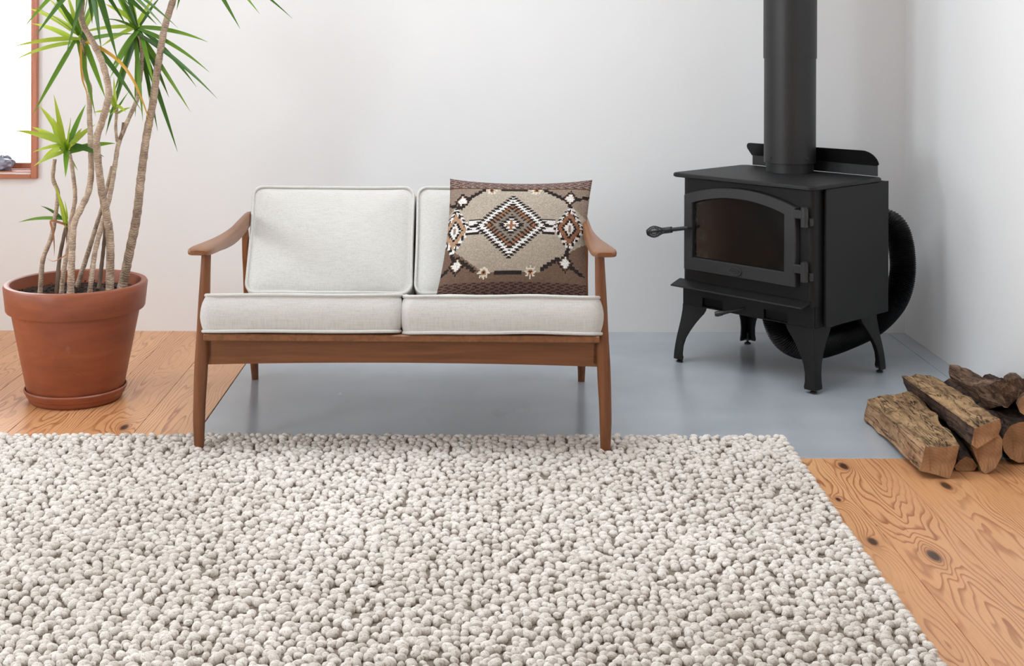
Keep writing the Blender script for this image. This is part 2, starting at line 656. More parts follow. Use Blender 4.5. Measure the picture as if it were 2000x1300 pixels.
sub = MB().box(XL - .2, XR + .2, YN - .2, YB + .2, -.10, -.021).build('floor', M['rugback'])
tag(sub, 'wide pine floorboards meeting a grey concrete hearth', kind='structure')


def plank(x0, x1, y0, y1):
    c, z0, z1 = .0012, -.02, 0.0
    g = .0006
    xm = (x0 + x1) / 2
    a, b = x0 + g - xm, x1 - g - xm
    vs = [(a, y0, z0), (b, y0, z0), (b, y0, z1 - c), (b - c, y0, z1), (a + c, y0, z1), (a, y0, z1 - c)]
    vs += [(x, y1, z) for x, _, z in vs]
    fs = [(0, 1, 2, 3, 4, 5)[::-1], (6, 7, 8, 9, 10, 11)] + [(i, (i + 1) % 6, (i + 1) % 6 + 6, i + 6) for i in range(6)]
    o = mk('plank', vs, fs, M['plank'], sub)
    bm_fix(o)
    o.location = (xm, 0, 0)
    return o


PW = .1835
x = 1.0334
while x < XR - .01:
    plank(x, min(x + PW, XR), YN, YC)
    x += PW
x = 1.0334
while x > XC + .01:
    plank(max(x - PW, XC), x, YN, YC)
    x -= PW
x = XC
while x > XL + .01:
    plank(max(x - .20, XL), x, YN, YB)
    x -= .20
cs = MB().box(XC + .003, 1.738, YC + .002, YB, -.02, .0006, .0015).build('concrete_slab', M['concrete'], sub)
cs['label'] = 'smooth blue-grey concrete hearth slab'
MB().box(1.7395, XR, YC + .002, YB, -.02, .0006, .0012).build('concrete_slab', M['concrete'], sub)

# back wall with the window opening
WX0, WX1, WZ0, WZ1 = -3.0, -1.884, .668, 2.25
T = .18
wb = MB()
wb.box(XL - T, WX0, YB, YB + T, 0, ZC)
wb.box(WX1, XR + T, YB, YB + T, 0, ZC)
wb.box(WX0, WX1, YB, YB + T, 0, WZ0)
wb.box(WX0, WX1, YB, YB + T, WZ1, ZC)
tag(wb.build('wall_back', M['wall']), 'smooth white painted back wall', kind='structure')
tag(MB().box(XR, XR + T, YN, YB, 0, ZC).build('wall_right', M['wall']), 'white painted wall beside the stove', kind='structure')
# left wall with its window
LY0, LY1, LZ0, LZ1 = .88, 1.72, .88, 2.12
MY0, MY1, MZ0, MZ1 = 3.50, 4.40, .80, 2.10  # unseen second opening, added to let in light from the left
wl = MB()
wl.box(XL - T, XL, YN, LY0, 0, ZC)
wl.box(XL - T, XL, LY1, MY0, 0, ZC)
wl.box(XL - T, XL, MY1, YB, 0, ZC)
wl.box(XL - T, XL, LY0, LY1, 0, LZ0)
wl.box(XL - T, XL, LY0, LY1, LZ1, ZC)
wl.box(XL - T, XL, MY0, MY1, 0, MZ0)
wl.box(XL - T, XL, MY0, MY1, MZ1, ZC)
tag(wl.build('wall_left', M['wall']), 'white painted side wall with a window and an added second opening', kind='structure')
# near wall
wn = MB().box(XL - T, XR + T, YN - T, YN, 0, ZC)
tag(wn.build('wall_front', M['wall']), 'plain white painted wall behind the viewer', kind='structure')
cl = MB()
KX0, KX1, KY0, KY1 = -1.05, .95, 3.45, 4.55          # unseen skylight, added as the overhead light source
cl.box(XL - T, KX0, YN - T, YB + T, ZC, ZC + .12)
cl.box(KX1, XR + T, YN - T, YB + T, ZC, ZC + .12)
cl.box(KX0, KX1, YN - T, KY0, ZC, ZC + .12)
cl.box(KX0, KX1, KY1, YB + T, ZC, ZC + .12)
tag(cl.build('ceiling', M['wall']), 'plain white ceiling with an added skylight opening', kind='structure')

# the window in the back wall
win = MB()
win = empty('window_1', (WX1, YB, WZ0))
tag(win, 'cedar framed window overexposed with daylight', kind='structure')


def wpart(name, b, mat, lab=None):
    o = MB().box(*b, .002).build(name, mat, win, world=True)
    return o


FWD = .027
wpart('frame_stile', (WX1 - .008, WX1 + FWD - .008, YB - .020, YB + .015, WZ0 - .022, WZ1 + .02), M['winwood'])
wpart('frame_stile', (WX0 - FWD + .008, WX0 + .008, YB - .020, YB + .015, WZ0 - .022, WZ1 + .02), M['winwood'])
wpart('frame_rail', (WX0 + .0085, WX1 - .0085, YB - .020, YB + .015, WZ0 - .022, WZ0 - .004), M['winwood_h'])
wpart('frame_rail', (WX0 + .0085, WX1 - .0085, YB - .020, YB + .015, WZ1 - .006, WZ1 + .02), M['winwood_h'])
wpart('sill', (WX0, WX1, YB + .0155, YB + .12, WZ0, WZ0 + .004), M['winwood_h'])
wpart('sash_rail', (WX0, WX1, YB + .12, YB + .155, WZ0 + .004, WZ0 + .030), M['winwood_h'])
wpart('sash_rail', (WX0, WX1, YB + .12, YB + .155, WZ1 - .035, WZ1), M['winwood_h'])
wpart('sash_stile', (WX1 - .022, WX1, YB + .12, YB + .155, WZ0 + .030, WZ1 - .035), M['winwood'])
wpart('sash_stile', (WX0, WX0 + .022, YB + .12, YB + .155, WZ0 + .030, WZ1 - .035), M['winwood'])
MB().box(WX0 + .018, WX1 - .018, YB + .134, YB + .140, WZ0 + .026, WZ1 - .031).build('pane', M['glass'], win, world=True)


# ------------------------------------------------------------------ small rock on the window sill
def lumpy(name, c, r, mat, seed, amp=.35, sub=3, parent=None):
    import bmesh
    bm = bmesh.new()
    bmesh.ops.create_icosphere(bm, subdivisions=sub, radius=1)
    for v in bm.verts:
        d = v.co.normalized()
        k = 1 + amp * mnoise.noise(d * 2.1 + Vector((seed, 0, 0))) + amp * .4 * mnoise.noise(d * 5 + Vector((0, seed, 0)))
        v.co = Vector((d.x * r[0] * k, d.y * r[1] * k, max(d.z * r[2] * k, -r[2] * .8)))
    me = bpy.data.meshes.new(name)
    bm.to_mesh(me)
    bm.free()
    me.materials.append(mat)
    o = bpy.data.objects.new(name, me)
    link(o, parent)
    o.location = c
    return o


rk = lumpy('crystal_rock', (P(4, 326, 5.71).x, 5.71, WZ0 + .004 + .028), (.046, .04, .035), M['rock'], 3.3, .45)
tag(rk, 'grey-blue crystalline rock sitting on the window sill', 'rock')


# ------------------------------------------------------------------ rug
RZ = .0055
rug = empty('area_rug', (-.5, 3.2, 0))
tag(rug, 'chunky looped wool rug in oatmeal and grey under the sofa front', 'rug')


def rug_right(Y):
    return .957 + (Y - 4.166) * (.957 - .938) / (4.166 - 2.64)


RY0, RY1, RXL = 2.25, 4.160, -2.05
mk('backing', [(RXL, RY0, .0008), (rug_right(RY0) - .008, RY0, .0008), (rug_right(RY1) - .008, RY1 - .008, .0008), (RXL, RY1 - .008, .0008),
               (RXL, RY0, RZ), (rug_right(RY0) - .008, RY0, RZ), (rug_right(RY1) - .008, RY1 - .008, RZ), (RXL, RY1 - .008, RZ)],
   [(3, 2, 1, 0), (4, 5, 6, 7), (0, 1, 5, 4), (1, 2, 6, 5), (2, 3, 7, 6), (3, 0, 4, 7)], M['rugback'], rug, world=True)


def unit_ico(n):
    import bmesh
    bm = bmesh.new()
    bmesh.ops.create_icosphere(bm, subdivisions=n, radius=1)
    v = np.array([tuple(x.co) for x in bm.verts])
    f = np.array([[x.index for x in fc.verts] for fc in bm.faces])
    bm.free()
    return v, f


IV, IF = unit_ico(2)


def loop_shape(sx, sy, sz, seed):
    """one plump yarn loop, locally shaped"""
    r = np.random.default_rng(seed)
    k = 1 + .10 * np.sin(IV @ r.normal(size=3) * 2.2 + r.uniform(0, 6))[:, None]
    v = IV * k
    v = np.sign(v) * np.abs(v) ** .88
    return v * np.array([sx, sy, sz])


DX, DY = .0212, .0230
cells = []
ny = int((RY1 - RY0) / DY)
for j in range(ny + 1):
    Y = RY1 - .012 - j * DY
    xr = rug_right(Y) - .010
    nx = int((xr - RXL) / DX)
    rowj = random.uniform(-.2, .2)
    for i in range(nx + 1):
        jx = random.gauss(0, .20) * DX
        jy = random.gauss(0, .24) * DY
        if i == 0:
            jx *= .3
        if j == 0:
            jy *= .3
        cells.append((xr - (i + rowj * (i > 0)) * DX + jx, Y + jy))
# loops that show largest: the nearest ones inside the frame
def vis(cx, cy):
    px = 935 + FPX * cx / cy
    py = 58 + FPX * (CAMH - .01) / cy
    return 0 < px < 2000 and py < 1300


order = sorted([k for k, c in enumerate(cells) if vis(*c)], key=lambda k: cells[k][1])
near = set(order[:300])
shapes = []
for s in range(18):
    r = random.Random(100 + s)
    shapes.append(loop_shape(r.uniform(.0100, .0145), r.uniform(.0088, .0118), r.uniform(.0085, .0112), s))


def loop_mesh(name, verts, faces, tint, lp):
    me = bpy.data.meshes.new(name)
    nv, nf = len(verts), len(faces)
    me.vertices.add(nv)
    me.vertices.foreach_set('co', verts.astype(np.float32).ravel())
    me.loops.add(nf * 3)
    me.loops.foreach_set('vertex_index', faces.astype(np.int32).ravel())
    me.polygons.add(nf)
    me.polygons.foreach_set('loop_start', np.arange(0, nf * 3, 3, dtype=np.int32))
    me.polygons.foreach_set('loop_total', np.full(nf, 3, np.int32))
    me.polygons.foreach_set('use_smooth', np.ones(nf, bool))
    a = me.attributes.new('tint', 'FLOAT', 'POINT')
    a.data.foreach_set('value', tint.astype(np.float32))
    b = me.attributes.new('lp', 'FLOAT_VECTOR', 'POINT')
    b.data.foreach_set('vector', lp.astype(np.float32).ravel())
    me.update(calc_edges=True)
    me.materials.append(M['rug'])
    return me


loop_data = [loop_mesh('wool_loop', sh, IF, np.full(len(IV), (k * .37) % 1), IV + np.array([k * 7.3, k * 3.1, 0])) for k, sh in enumerate(shapes)]
VV, FF, TT, LL = [], [], [], []
cnt = 0
for k, (cx, cy) in enumerate(cells):
    si = random.randrange(len(shapes))
    cz = random.uniform(.0085, .0125)
    an = random.gauss(0, .35)
    sc = random.choice((random.uniform(.68, .9), random.uniform(.9, 1.08), random.uniform(.95, 1.2)))
    patch = mnoise.noise(Vector((cx * 1.7, cy * 1.7, 3.0))) * .5 + .5
    if k in near:
        o = bpy.data.objects.new('wool_loop', loop_data[si])
        link(o, rug)
        o.location = Vector((cx, cy, cz)) - rug.location
        o.rotation_euler = (random.gauss(0, .2), random.gauss(0, .2), an)
        o.scale = (sc, sc, sc)
        continue
    v = shapes[si] * sc
    ca, sa = math.cos(an), math.sin(an)
    tl = random.gauss(0, .25)
    ct, s_t = math.cos(tl), math.sin(tl)
    v = np.stack([v[:, 0], v[:, 1] * ct - v[:, 2] * s_t, v[:, 1] * s_t + v[:, 2] * ct], 1)
    v = np.stack([v[:, 0] * ca - v[:, 1] * sa, v[:, 0] * sa + v[:, 1] * ca, v[:, 2]], 1)
    v = v + np.array([cx, cy, cz])
    v[:, 2] = np.maximum(v[:, 2], .0012)
    VV.append(v)
    FF.append(IF + cnt)
    cnt += len(IV)
    TT.append(np.full(len(IV), min(1, max(0, random.random() * .7 + (patch - .5) * 1.1 + .1))))
    LL.append(IV + np.array([(k * 7.31) % 211, (k * 3.17) % 97, (k * .7) % 31]))
V = np.concatenate(VV) - np.array(rug.location)
pile = bpy.data.objects.new('wool_pile', loop_mesh('wool_pile', V, np.concatenate(FF), np.concatenate(TT), np.concatenate(LL)))
link(pile, rug)
pile['kind'] = 'stuff'


# ------------------------------------------------------------------ sofa
SZ = .016                       # the front feet stand on the rug
sofa = empty('loveseat', (-.2285, 4.02, 0), math.radians(-.7))
tag(sofa, 'two-seat walnut frame sofa with cream linen cushions', 'sofa')


def turned(name, pts, rads, mat, seg=20):
    path = smooth_path(pts, 5)
    n = len(rads)
    rr = []
    for i in range(len(path)):
        f = i / (len(path) - 1) * (n - 1)
        a = int(min(f, n - 2))
        t = f - a
        t = t * t * (3 - 2 * t)
        rr.append(rads[a] * (1 - t) + rads[a + 1] * t)
    return MB().tube(path, rr, seg).build(name, mat, sofa, True, 40)


for s in (-1, 1):
    turned('front_leg', [(s * .614, 0, SZ), (s * .614, 0, .12), (s * .6085, .0, .255), (s * .602, .0, .40), (s * .595, .005, .598)],
           [.0155, .0185, .0205, .0185, .0145], M['leg'])
    # rear leg rakes backwards and carries on up to the arm
    turned('rear_leg', [(s * .596, .842, 0), (s * .594, .79, .13), (s * .590, .70, .30), (s * .590, .64, .46), (s * .591, .61, .585)],
           [.0125, .0165, .020, .015, .0115], M['leg'])
    # arm: a flat paddle that narrows and swings inwards towards the back
    outer = [(.640, -.055), (.645, .00), (.634, .12), (.618, .25), (.606, .40), (.604, .55), (.603, .71)]
    inner = [(.574, -.055), (.569, .00), (.571, .12), (.574, .25), (.577, .40), (.578, .55), (.578, .71)]
    zt = [.621, .623, .619, .617, .620, .629, .638]
    th = [.018, .026, .032, .042, .052, .056, .046]
    Po = smooth_path([(a, b, 0) for a, b in outer], 5)
    Pi = smooth_path([(a, b, 0) for a, b in inner], 5)
    Zt = smooth_path([(z, h, 0) for z, h in zip(zt, th)], 5)
    rings = []
    nn = len(Po)
    for i in range(nn):
        o_, i_, zz = Po[i], Pi[i], Zt[i]
        sh = 1.0
        e = min(i, nn - 1 - i)
        if e < 4:
            sh = [.72, .88, .96, .99][e]
        mx = (o_.x + i_.x) / 2
        hw = (o_.x - i_.x) / 2 * sh
        hh = zz.y / 2 * (sh if e < 3 else 1)
        mz = zz.x - zz.y / 2
        ring = []
        for k in range(16):
            a = 2 * PI * k / 16
            cx, cz = math.cos(a), math.sin(a)
            ex = math.copysign(abs(cx) ** .45, cx)
            ez = math.copysign(abs(cz) ** .55, cz)
            ring.append((s * (mx + hw * ex), o_.y, mz + hh * ez))
        rings.append(ring)
    MB().loft(rings).build('arm', M['arm'], sofa, True, 50)
    # side rail under the cushions
    MB().prism([(.0, .275), (.72, .195), (.70, .27), (.0, .348)], 'x', s * .590 - .012, s * .590 + .012).build('side_rail', M['arm'], sofa)

MB().box(-.592, .592, -.050, .045, .3480, .3685, .003).build('seat_rail', M['arm'], sofa)
ap = []
for k in range(25):
    xx = -.590 + 1.18 * k / 24
    ap.append((xx, .2655 + .0085 * (1 - (xx / .59) ** 2)))
MB().prism(ap + [(.590, .3415), (-.590, .3415)], 'y', .000, .020).build('front_apron', M['frame'], sofa)
MB().box(-.575, .575, .69, .715, .20, .27, .004).build('rear_rail', M['frame'], sofa)
# dark webbing deck, sloping to the back
MB().prism([(-.026, .3440), (.60, .238), (.60, .242), (-.026, .3725)], 'x', -.583, .583).build('seat_deck', M['deck'], sofa)
# backrest frame behind the cushions
for zc, yc in ((.655, .742), (.36, .668)):
    MB().box(-.572, .572, yc + .01, yc + .032, zc - .025, zc + .025, .004).build('back_rail', M['frame'], sofa)
for xx in (-.50, -.25, 0.0, .25, .50):
    MB().tube([(xx, .672, .36), (xx, .745, .67)], .011, 10).build('back_spindle', M['leg'], sofa, True, 40)


def perim(hw, hd, rc, n=10, pin=0.0, m=14):
    pts = []
    for qx, qy, a0 in ((1, 1, 0), (-1, 1, 90), (-1, -1, 180), (1, -1, 270)):
        for k in range(n + 1):
            a = math.radians(a0 + 90 * k / n)
            pts.append(((hw - rc) * qx + rc * math.cos(a), (hd - rc) * qy + rc * math.sin(a)))
    out = []
    for i, p in enumerate(pts):
        q = pts[(i + 1) % len(pts)]
        L = math.hypot(q[0] - p[0], q[1] - p[1])
        out.append(p)
        if L > .1:
            for k in range(1, m):
                out.append((p[0] + (q[0] - p[0]) * k / m, p[1] + (q[1] - p[1]) * k / m))
    res = []
    for x_, y_ in out:
        fx = 1 - pin * (1 - (y_ / hd) ** 2)
        fy = 1 - pin * 1.4 * (1 - (x_ / hw) ** 2)
        res.append((x_ * fx, y_ * fy))
    return res


def cushion(name, hw, hd, c, crown, bulge, mat4, rc=.05, pin=.0, lumps=.002, seed=0):
    """box cushion with two piped edges; local x width, y length, z thickness"""
    pm = perim(hw, hd, rc, 8, pin)
    n = len(pm)
    rings = []
    def z_l(x_, y_):
        return lumps * 2 * mnoise.noise(Vector((x_ * 5 + seed, y_ * 5, seed * 1.3)))
    for t in (.02, .15, .3, .45, .6, .74, .86, .94, .985):
        rings.append([(x_ * t, y_ * t, -c - crown * (1 - t ** 2.6) * .5) for x_, y_ in pm])
    for k in range(9):
        zz = -c + 2 * c * k / 8
        e = bulge * (1 - (zz / c) ** 2)
        rings.append([(x_ * (1 + e / hw) + z_l(y_, zz * 6) * .6, y_ * (1 + e / hd), zz + (z_l(x_, y_) * 1.2 if k in (0, 8) else 0)) for x_, y_ in pm])
    for t in (.985, .94, .86, .74, .6, .45, .3, .15, .02):
        rings.append([(x_ * t, y_ * t, c + crown * (1 - t ** 2.6) + z_l(x_ * t, y_ * t) * 1.6 - (.0035 if t > .97 else (.001 if t > .9 else 0))) for x_, y_ in pm])
    rings = [[mat4 @ Vector(p) for p in r] for r in rings]
    o = MB().loft(rings).build(name, M['linen'], sofa, True, 70)
    for sgn in (-1, 1):
        pts = [mat4 @ Vector((x_ * 1.004, y_ * 1.004, sgn * c + z_l(x_, y_) * 1.2)) for x_, y_ in pm]
        pp = MB().tube(pts, .0052, 8, closed=True).build('piping', M['linen'], o, True, 60)
    return o


tilt = math.atan2(.124, .58)
for k, s in enumerate((-1, 1)):
    m4 = Matrix.Translation((s * .3015, .255, .3675)) @ Matrix.Rotation(-tilt, 4, 'X')
    cushion('seat_cushion', 0.2965, .298, .053, .009, .010, m4, .035, 0, .0022, 5 + k)
lean = math.radians(24)
for k, s in enumerate((-1, 1)):
    # back cushion: its local z faces the room
    ctr = Vector((s * .2905, .655, .530))
    m4 = Matrix.Translation(ctr) @ Matrix.Rotation(PI / 2 - lean, 4, 'X')
    cushion('back_cushion', 0.2830, .188, .05, .020, .006, m4, .035, .010, .0025, 11 + k)

# ------------------------------------------------------------------ woven pillow
pil = empty('throw_pillow', (.19, 4.46, .40))
tag(pil, 'brown and grey woven pillow with diamond pattern on the sofa', 'pillow')
NX, NY = 112, 98
C_LIGHT, C_MID, C_BROWN, C_DK = srgb(184, 172, 157), srgb(150, 132, 118), srgb(116, 92, 78), srgb(86, 64, 55)
C_BLK, C_WHT, C_RUST, C_TAUPE = srgb(34, 30, 30), srgb(238, 234, 230), srgb(156, 110, 82), srgb(140, 128, 116)


def seg_d(u, v, a, b):
    ax, ay = a
    bx, by = b
    t = max(0, min(1, ((u - ax) * (bx - ax) + (v - ay) * (by - ay)) / ((bx - ax) ** 2 + (by - ay) ** 2)))
    return math.hypot(u - ax - (bx - ax) * t, v - ay - (by - ay) * t)


def weave(i, j):
    u, v = (i + .5) / NX, (j + .5) / NY
    zig = (j % 2 == 0)
    zg = 1 if (j // 2) % 2 else 0
    # backgrounds
    if v < .088:
        q = (i + (j % 4) * 3) % 7
        return srgb(146, 124, 116) if q > 2 else srgb(88, 66, 62)
    if v > .905:
        q = (i + (j % 4) * 3) % 7
        return srgb(104, 78, 70) if q > 2 else srgb(60, 42, 38)
    if v < .098:
        return srgb(96, 70, 50)
    corner = max((.27 - u) * .62 - (v - .10) * .75, (u - .67) * .62 - (v - .10) * .75,
                 (.30 - u) * .62 - (.85 - v) * .75, (u - .66) * .62 - (.85 - v) * .75)
    base = C_LIGHT
    if v > .84:
        base = C_BROWN
    elif corner > 0:
        base = C_BROWN if v > .5 else C_MID
    if base == C_LIGHT:
        q = .55 * min(1, max(0, (v - .45) / .4))
        base = tuple(a * (1 - q) + b * q for a, b in zip(C_LIGHT, srgb(156, 138, 120)))
    col = base
    # connecting bars either side of the big diamond
    for (a, b) in (((.155, .455), (.235, .455)), ((.675, .455), (.765, .455))):
        if a[0] <= u <= b[0]:
            d = abs(v - .46)
            if d < .012:
                col = C_BLK
            elif d < .05:
                col = C_WHT
            elif d < .066:
                col = C_BLK
    # big diamond
    d = abs(u - .455) / .268 + abs(v - .455) / .285 + (.07 if zig else 0)
    if d < 1.03:
        if d > .92: col = C_BLK
        elif d > .78: col = C_WHT
        elif d > .69: col = C_BLK
        elif d > .60: col = C_RUST
        elif d > .53: col = C_BLK
        elif d > .36: col = C_TAUPE
        elif d > .24: col = C_BLK
        else: col = C_WHT
        if (abs(u - .455) < .010 and abs(v - .455) < .045) or (abs(v - .455) < .010 and abs(u - .455) < .035):
            col = C_RUST
    # side diamonds
    for (cu, cv, a, b, rust) in ((.055, .485, .115, .205, srgb(182, 146, 118)), (.872, .465, .118, .20, srgb(150, 104, 78))):
        d = abs(u - cu) / a + abs(v - cv) / b + (.06 if zig else 0)
        if d < 1.04:
            if d > .90: col = C_BLK if zg else C_WHT
            elif d > .78: col = C_WHT if (i // 2) % 2 else C_BLK
            elif d > .50: col = rust
            elif d > .36: col = C_BLK
            else: col = C_WHT
            if abs(u - cu) < .010 and abs(v - cv) < .03:
                col = srgb(150, 130, 116)
    # small diamonds in the corners
    for (cu, cv) in ((.095, .225), (.86, .195), (.10, .775), (.85, .755)):
        d = abs(u - cu) / .058 + abs(v - cv) / .078 + (.10 if zig else 0)
        if d < 1.05:
            col = C_BLK if d > .80 else (srgb(120, 84, 62) if d > .66 else C_WHT)
    for a, b in (((.245, .118), (.135, .205)), ((.055, .27), (.0, .245)), ((.675, .112), (.81, .20)), ((.905, .205), (1.0, .165)),
                 ((.13, .74), (.225, .825)), ((.08, .735), (.055, .69)), ((.10, .265), (.06, .29)), ((.80, .725), (.69, .81)), ((.87, .27), (.86, .255)),
                 ((.04, .80), (.0, .84)), ((.895, .785), (.97, .84)), ((.865, .69), (.86, .665))):
        if seg_d(u, v, a, b) < (.017 if zig else .010):
            col = C_BLK
    for (cv, hh) in ((.116, .010), (.838, .016)):
        if abs(v - cv) < hh and .365 < u < .55:
            col = C_BLK
    for (cu, cv) in ((.30, .118), (.615, .114), (.295, .838), (.612, .834)):
        du, dv = (u - cu) * 1.18, v - cv
        r = math.hypot(du, dv)
        th = math.atan2(dv, du)
        if r < .048 * (.80 + .25 * math.cos(8 * th)):
            col = srgb(60, 40, 32) if r < .012 else (srgb(178, 134, 96) if r < .022 else srgb(226, 216, 200))
    return col


corners = [P(879, 349, 4.625), P(1157, 351, 4.625), P(1147, 581, 4.445), P(851, 581, 4.415)]
nrm = (corners[1] - corners[0]).cross(corners[3] - corners[0]).normalized()
if nrm.y > 0:
    nrm = -nrm


def pil_pt(u, v, side):
    uu, vv = 2 * u - 1, 2 * v - 1
    # edges pull inwards between the corners
    u2 = .5 + (u - .5) * (1 - .055 * (1 - vv * vv) ** 1.0)
    v2 = v
    v2 = v + .045 * (1 - uu * uu) * (1 - v) ** 2 * 1.0
    p = corners[0] * (1 - u2) * (1 - v2) + corners[1] * u2 * (1 - v2) + corners[2] * u2 * v2 + corners[3] * (1 - u2) * v2
    b = max(0, (1 - uu ** 2)) ** .55 * max(0, (1 - vv ** 2)) ** .55
    wr = .004 * mnoise.noise(Vector((u * 4, v * 4, 1.7)))
    return p + nrm * side * ((.082 if side > 0 else .05) * b + wr * b)


vs, fs, cols, uvs = [], [], [], []
for j in range(NY + 1):
    for i in range(NX + 1):
        vs.append(pil_pt(i / NX, j / NY, 1))
for j in range(NY):
    for i in range(NX):
        a = j * (NX + 1) + i
        fs.append((a, a + NX + 1, a + NX + 2, a + 1))
        c = weave(i, j)
        k = random.uniform(.86, 1.10)
        cols += [(c[0] * k, c[1] * k, c[2] * k, 1)] * 4
        uvs += [(i / NX, j / NY), (i / NX, (j + 1) / NY), ((i + 1) / NX, (j + 1) / NY), ((i + 1) / NX, j / NY)]
fr = mk('front_cover', vs, fs, M['pillow'], pil, True, world=True)
ca = fr.data.color_attributes.new('weave', 'FLOAT_COLOR', 'CORNER')
ca.data.foreach_set('color', np.array(cols, np.float32).ravel())
ul = fr.data.uv_layers.new(name='uv')
ul.data.foreach_set('uv', np.array(uvs, np.float32).ravel())
fr['label'] = 'woven front with black, white and rust diamonds'
N2 = 30
vs, fs = [], []
for j in range(N2 + 1):
    for i in range(N2 + 1):
        vs.append(pil_pt(i / N2, j / N2, -1))
for j in range(N2):
    for i in range(N2):
        a = j * (N2 + 1) + i
        fs.append((a, a + 1, a + N2 + 2, a + N2 + 1))
mk('back_cover', vs, fs, M['pillowback'], pil, True, world=True)

# ------------------------------------------------------------------ wood stove (local x along its front, y to its back)
E1 = Vector((.6756, -.7373, 0)).normalized()
FR = Vector((1.186, 4.708, 0))
W_, D_ = .589, .455
FL = FR - E1 * W_
stove = empty('wood_stove', FL, math.atan2(E1.y, E1.x))
tag(stove, 'black cast iron wood stove on curved legs in the corner', 'stove')


def rrect(x0, x1, y0, y1, r, n=6):
    pts = []
    for cx, cy, a0 in ((x1 - r, y1 - r, 0), (x0 + r, y1 - r, 90), (x0 + r, y0 + r, 180), (x1 - r, y0 + r, 270)):
        for k in range(n + 1):
            a = math.radians(a0 + 90 * k / n)
            pts.append((cx + r * math.cos(a), cy + r * math.sin(a)))
    return pts


# firebox body above the ash slots
MB().prism(rrect(0, W_, 0, .43, .022), 'z', .300, .7165).build('body', M['iron'], stove, True, 30)
# lower skirt with two air slots
sk = MB()
for a, b in ((.0, .096), (.193, .377), (.480, W_)):
    sk.box(a + (.004 if a == 0 else 0), b - (.004 if b == W_ else 0), .002, .016, .2245, .300)
for a, b in ((.096, .193), (.377, .480)):
    sk.box(a, b, .002, .016, .263, .300)
    sk.box(a, b, .002, .016, .2245, .2285)
sk.box(.002, .016, .016, .42, .2245, .300)
sk.box(W_ - .016, W_ - .002, .016, .42, .2245, .300)
sk.box(.016, W_ - .016, .41, .42, .2245, .300)
sk.build('ash_skirt', M['iron'], stove)
MB().box(.0165, W_ - .0165, .0165, .405, .2255, .2995).build('ash_box', M['soot'], stove)
# top plate with rolled edge
rings = []
for ins, z in ((.004, .7170), (0, .7200), (0, .7285), (.003, .7325), (.010, .7335)):
    rings.append([(x_, y_, z) for x_, y_ in rrect(-.022 + ins, W_ + .026 - ins, -.045 + ins, .425 - ins, .028)])
MB().loft(rings).build('top_plate', M['iron'], stove, True, 40)
# side heat panels, set off from the body
for s in (-1, 1):
    xo = -.016 if s < 0 else W_ + .016
    MB().box(xo - .003, xo + .003, .052, .470, .2240, .7160, .0015).build('side_panel', M['iron'], stove)
    MB().box(*((-.013, -.0002) if s < 0 else (W_ + .0002, W_ + .013)), .065, .42, .235, .71).build('panel_spacer', M['soot'], stove)
MB().box(-.012, W_ + .012, .462, .468, .24, .715, .001).build('rear_panel', M['iron'], stove)
# rear heat shield on the top: low upright, then a lip leaning forwards
sh = MB()
low = [(.018, .7338), (.585, .7338), (.585, .772), (.018, .772)]
sh.prism(low, 'y', .428, .432)
sh.build('heat_shield', M['iron2'], stove)
up = []
for cx, cz, r, a0, a1 in ((.533, .779, .050, 0, 90), (.018, .806, .018, 90, 200)):
    for k in range(9):
        a = math.radians(a0 + (a1 - a0) * k / 8)
        up.append((cx + r * 1.2 * math.cos(a) if a0 == 0 else cx + r * math.cos(a), cz + r * math.sin(a)))
poly = [(.585, .7725), (.5935, .779)] + up[:9] + up[9:] + [(.016, .7725)]
MBs = MB().prism(poly, 'y', .426, .430)
MBs.v = [(x_, y_ - (z_ - .7725) * .35, z_) for x_, y_, z_ in MBs.v]
MBs.build('shield_lip', M['shield'], stove)

# door with arched window
def arch(x0, x1, zb, zl, zm, n=18):
    pts = [(x0, zb), (x1, zb)]
    for k in range(n + 1):
        t = k / n
        xx = x1 + (x0 - x1) * t
        q = (2 * t - 1)
        pts.append((xx, zl + (zm - zl) * (1 - abs(q) ** 2.05)))
    return pts


do = arch(.030, .532, .367, .650, .696)
di = arch(.069, .483, .415, .622, .656)
n = len(do)
dr = MB()
rings = [[(a, -.002, b) for a, b in do], [(a, -.024, b) for a, b in do],
         [(.281 + (a - .281) * .992, -.028, .53 + (b - .53) * .988) for a, b in do],
         [(.276 + (a - .276) * 1.012, -.028, .53 + (b - .53) * 1.02) for a, b in di],
         [(a, -.024, b) for a, b in di], [(a, -.008, b) for a, b in di]]
dr.loft(rings, False, False)
door = dr.build('door', M['castdoor'], stove, True, 25)
MB().prism([(a, b) for a, b in arch(.071, .481, .417, .620, .654)], 'y', -.012, -.0075).build('door_glass', M['stglass'], door)
# oval maker's badge
bp = [(.274 + .026 * math.cos(2 * PI * k / 32), .389 + .0135 * math.sin(2 * PI * k / 32)) for k in range(32)]
bd = MB().loft([[(a, -.028, b) for a, b in bp], [(a, -.031, b) for a, b in bp]], False, True)
bd.tube([(a, -.0318, b) for a, b in bp], .0018, 6, closed=True)
bd = bd.build('badge', M['castdoor'], door, True, 40)
gly = MB()
gly.tube(smooth_path([(.259, -.0318, .386), (.264, -.0318, .395), (.268, -.0318, .393), (.265, -.0318, .386), (.272, -.0318, .385)], 4), .0013, 5)
gly.tube(smooth_path([(.273, -.0318, .392), (.277, -.0318, .385), (.281, -.0318, .392), (.285, -.0318, .385), (.290, -.0318, .393)], 4), .0013, 5)
gly.build('badge_lettering', M['hinge'], door, True, 60)
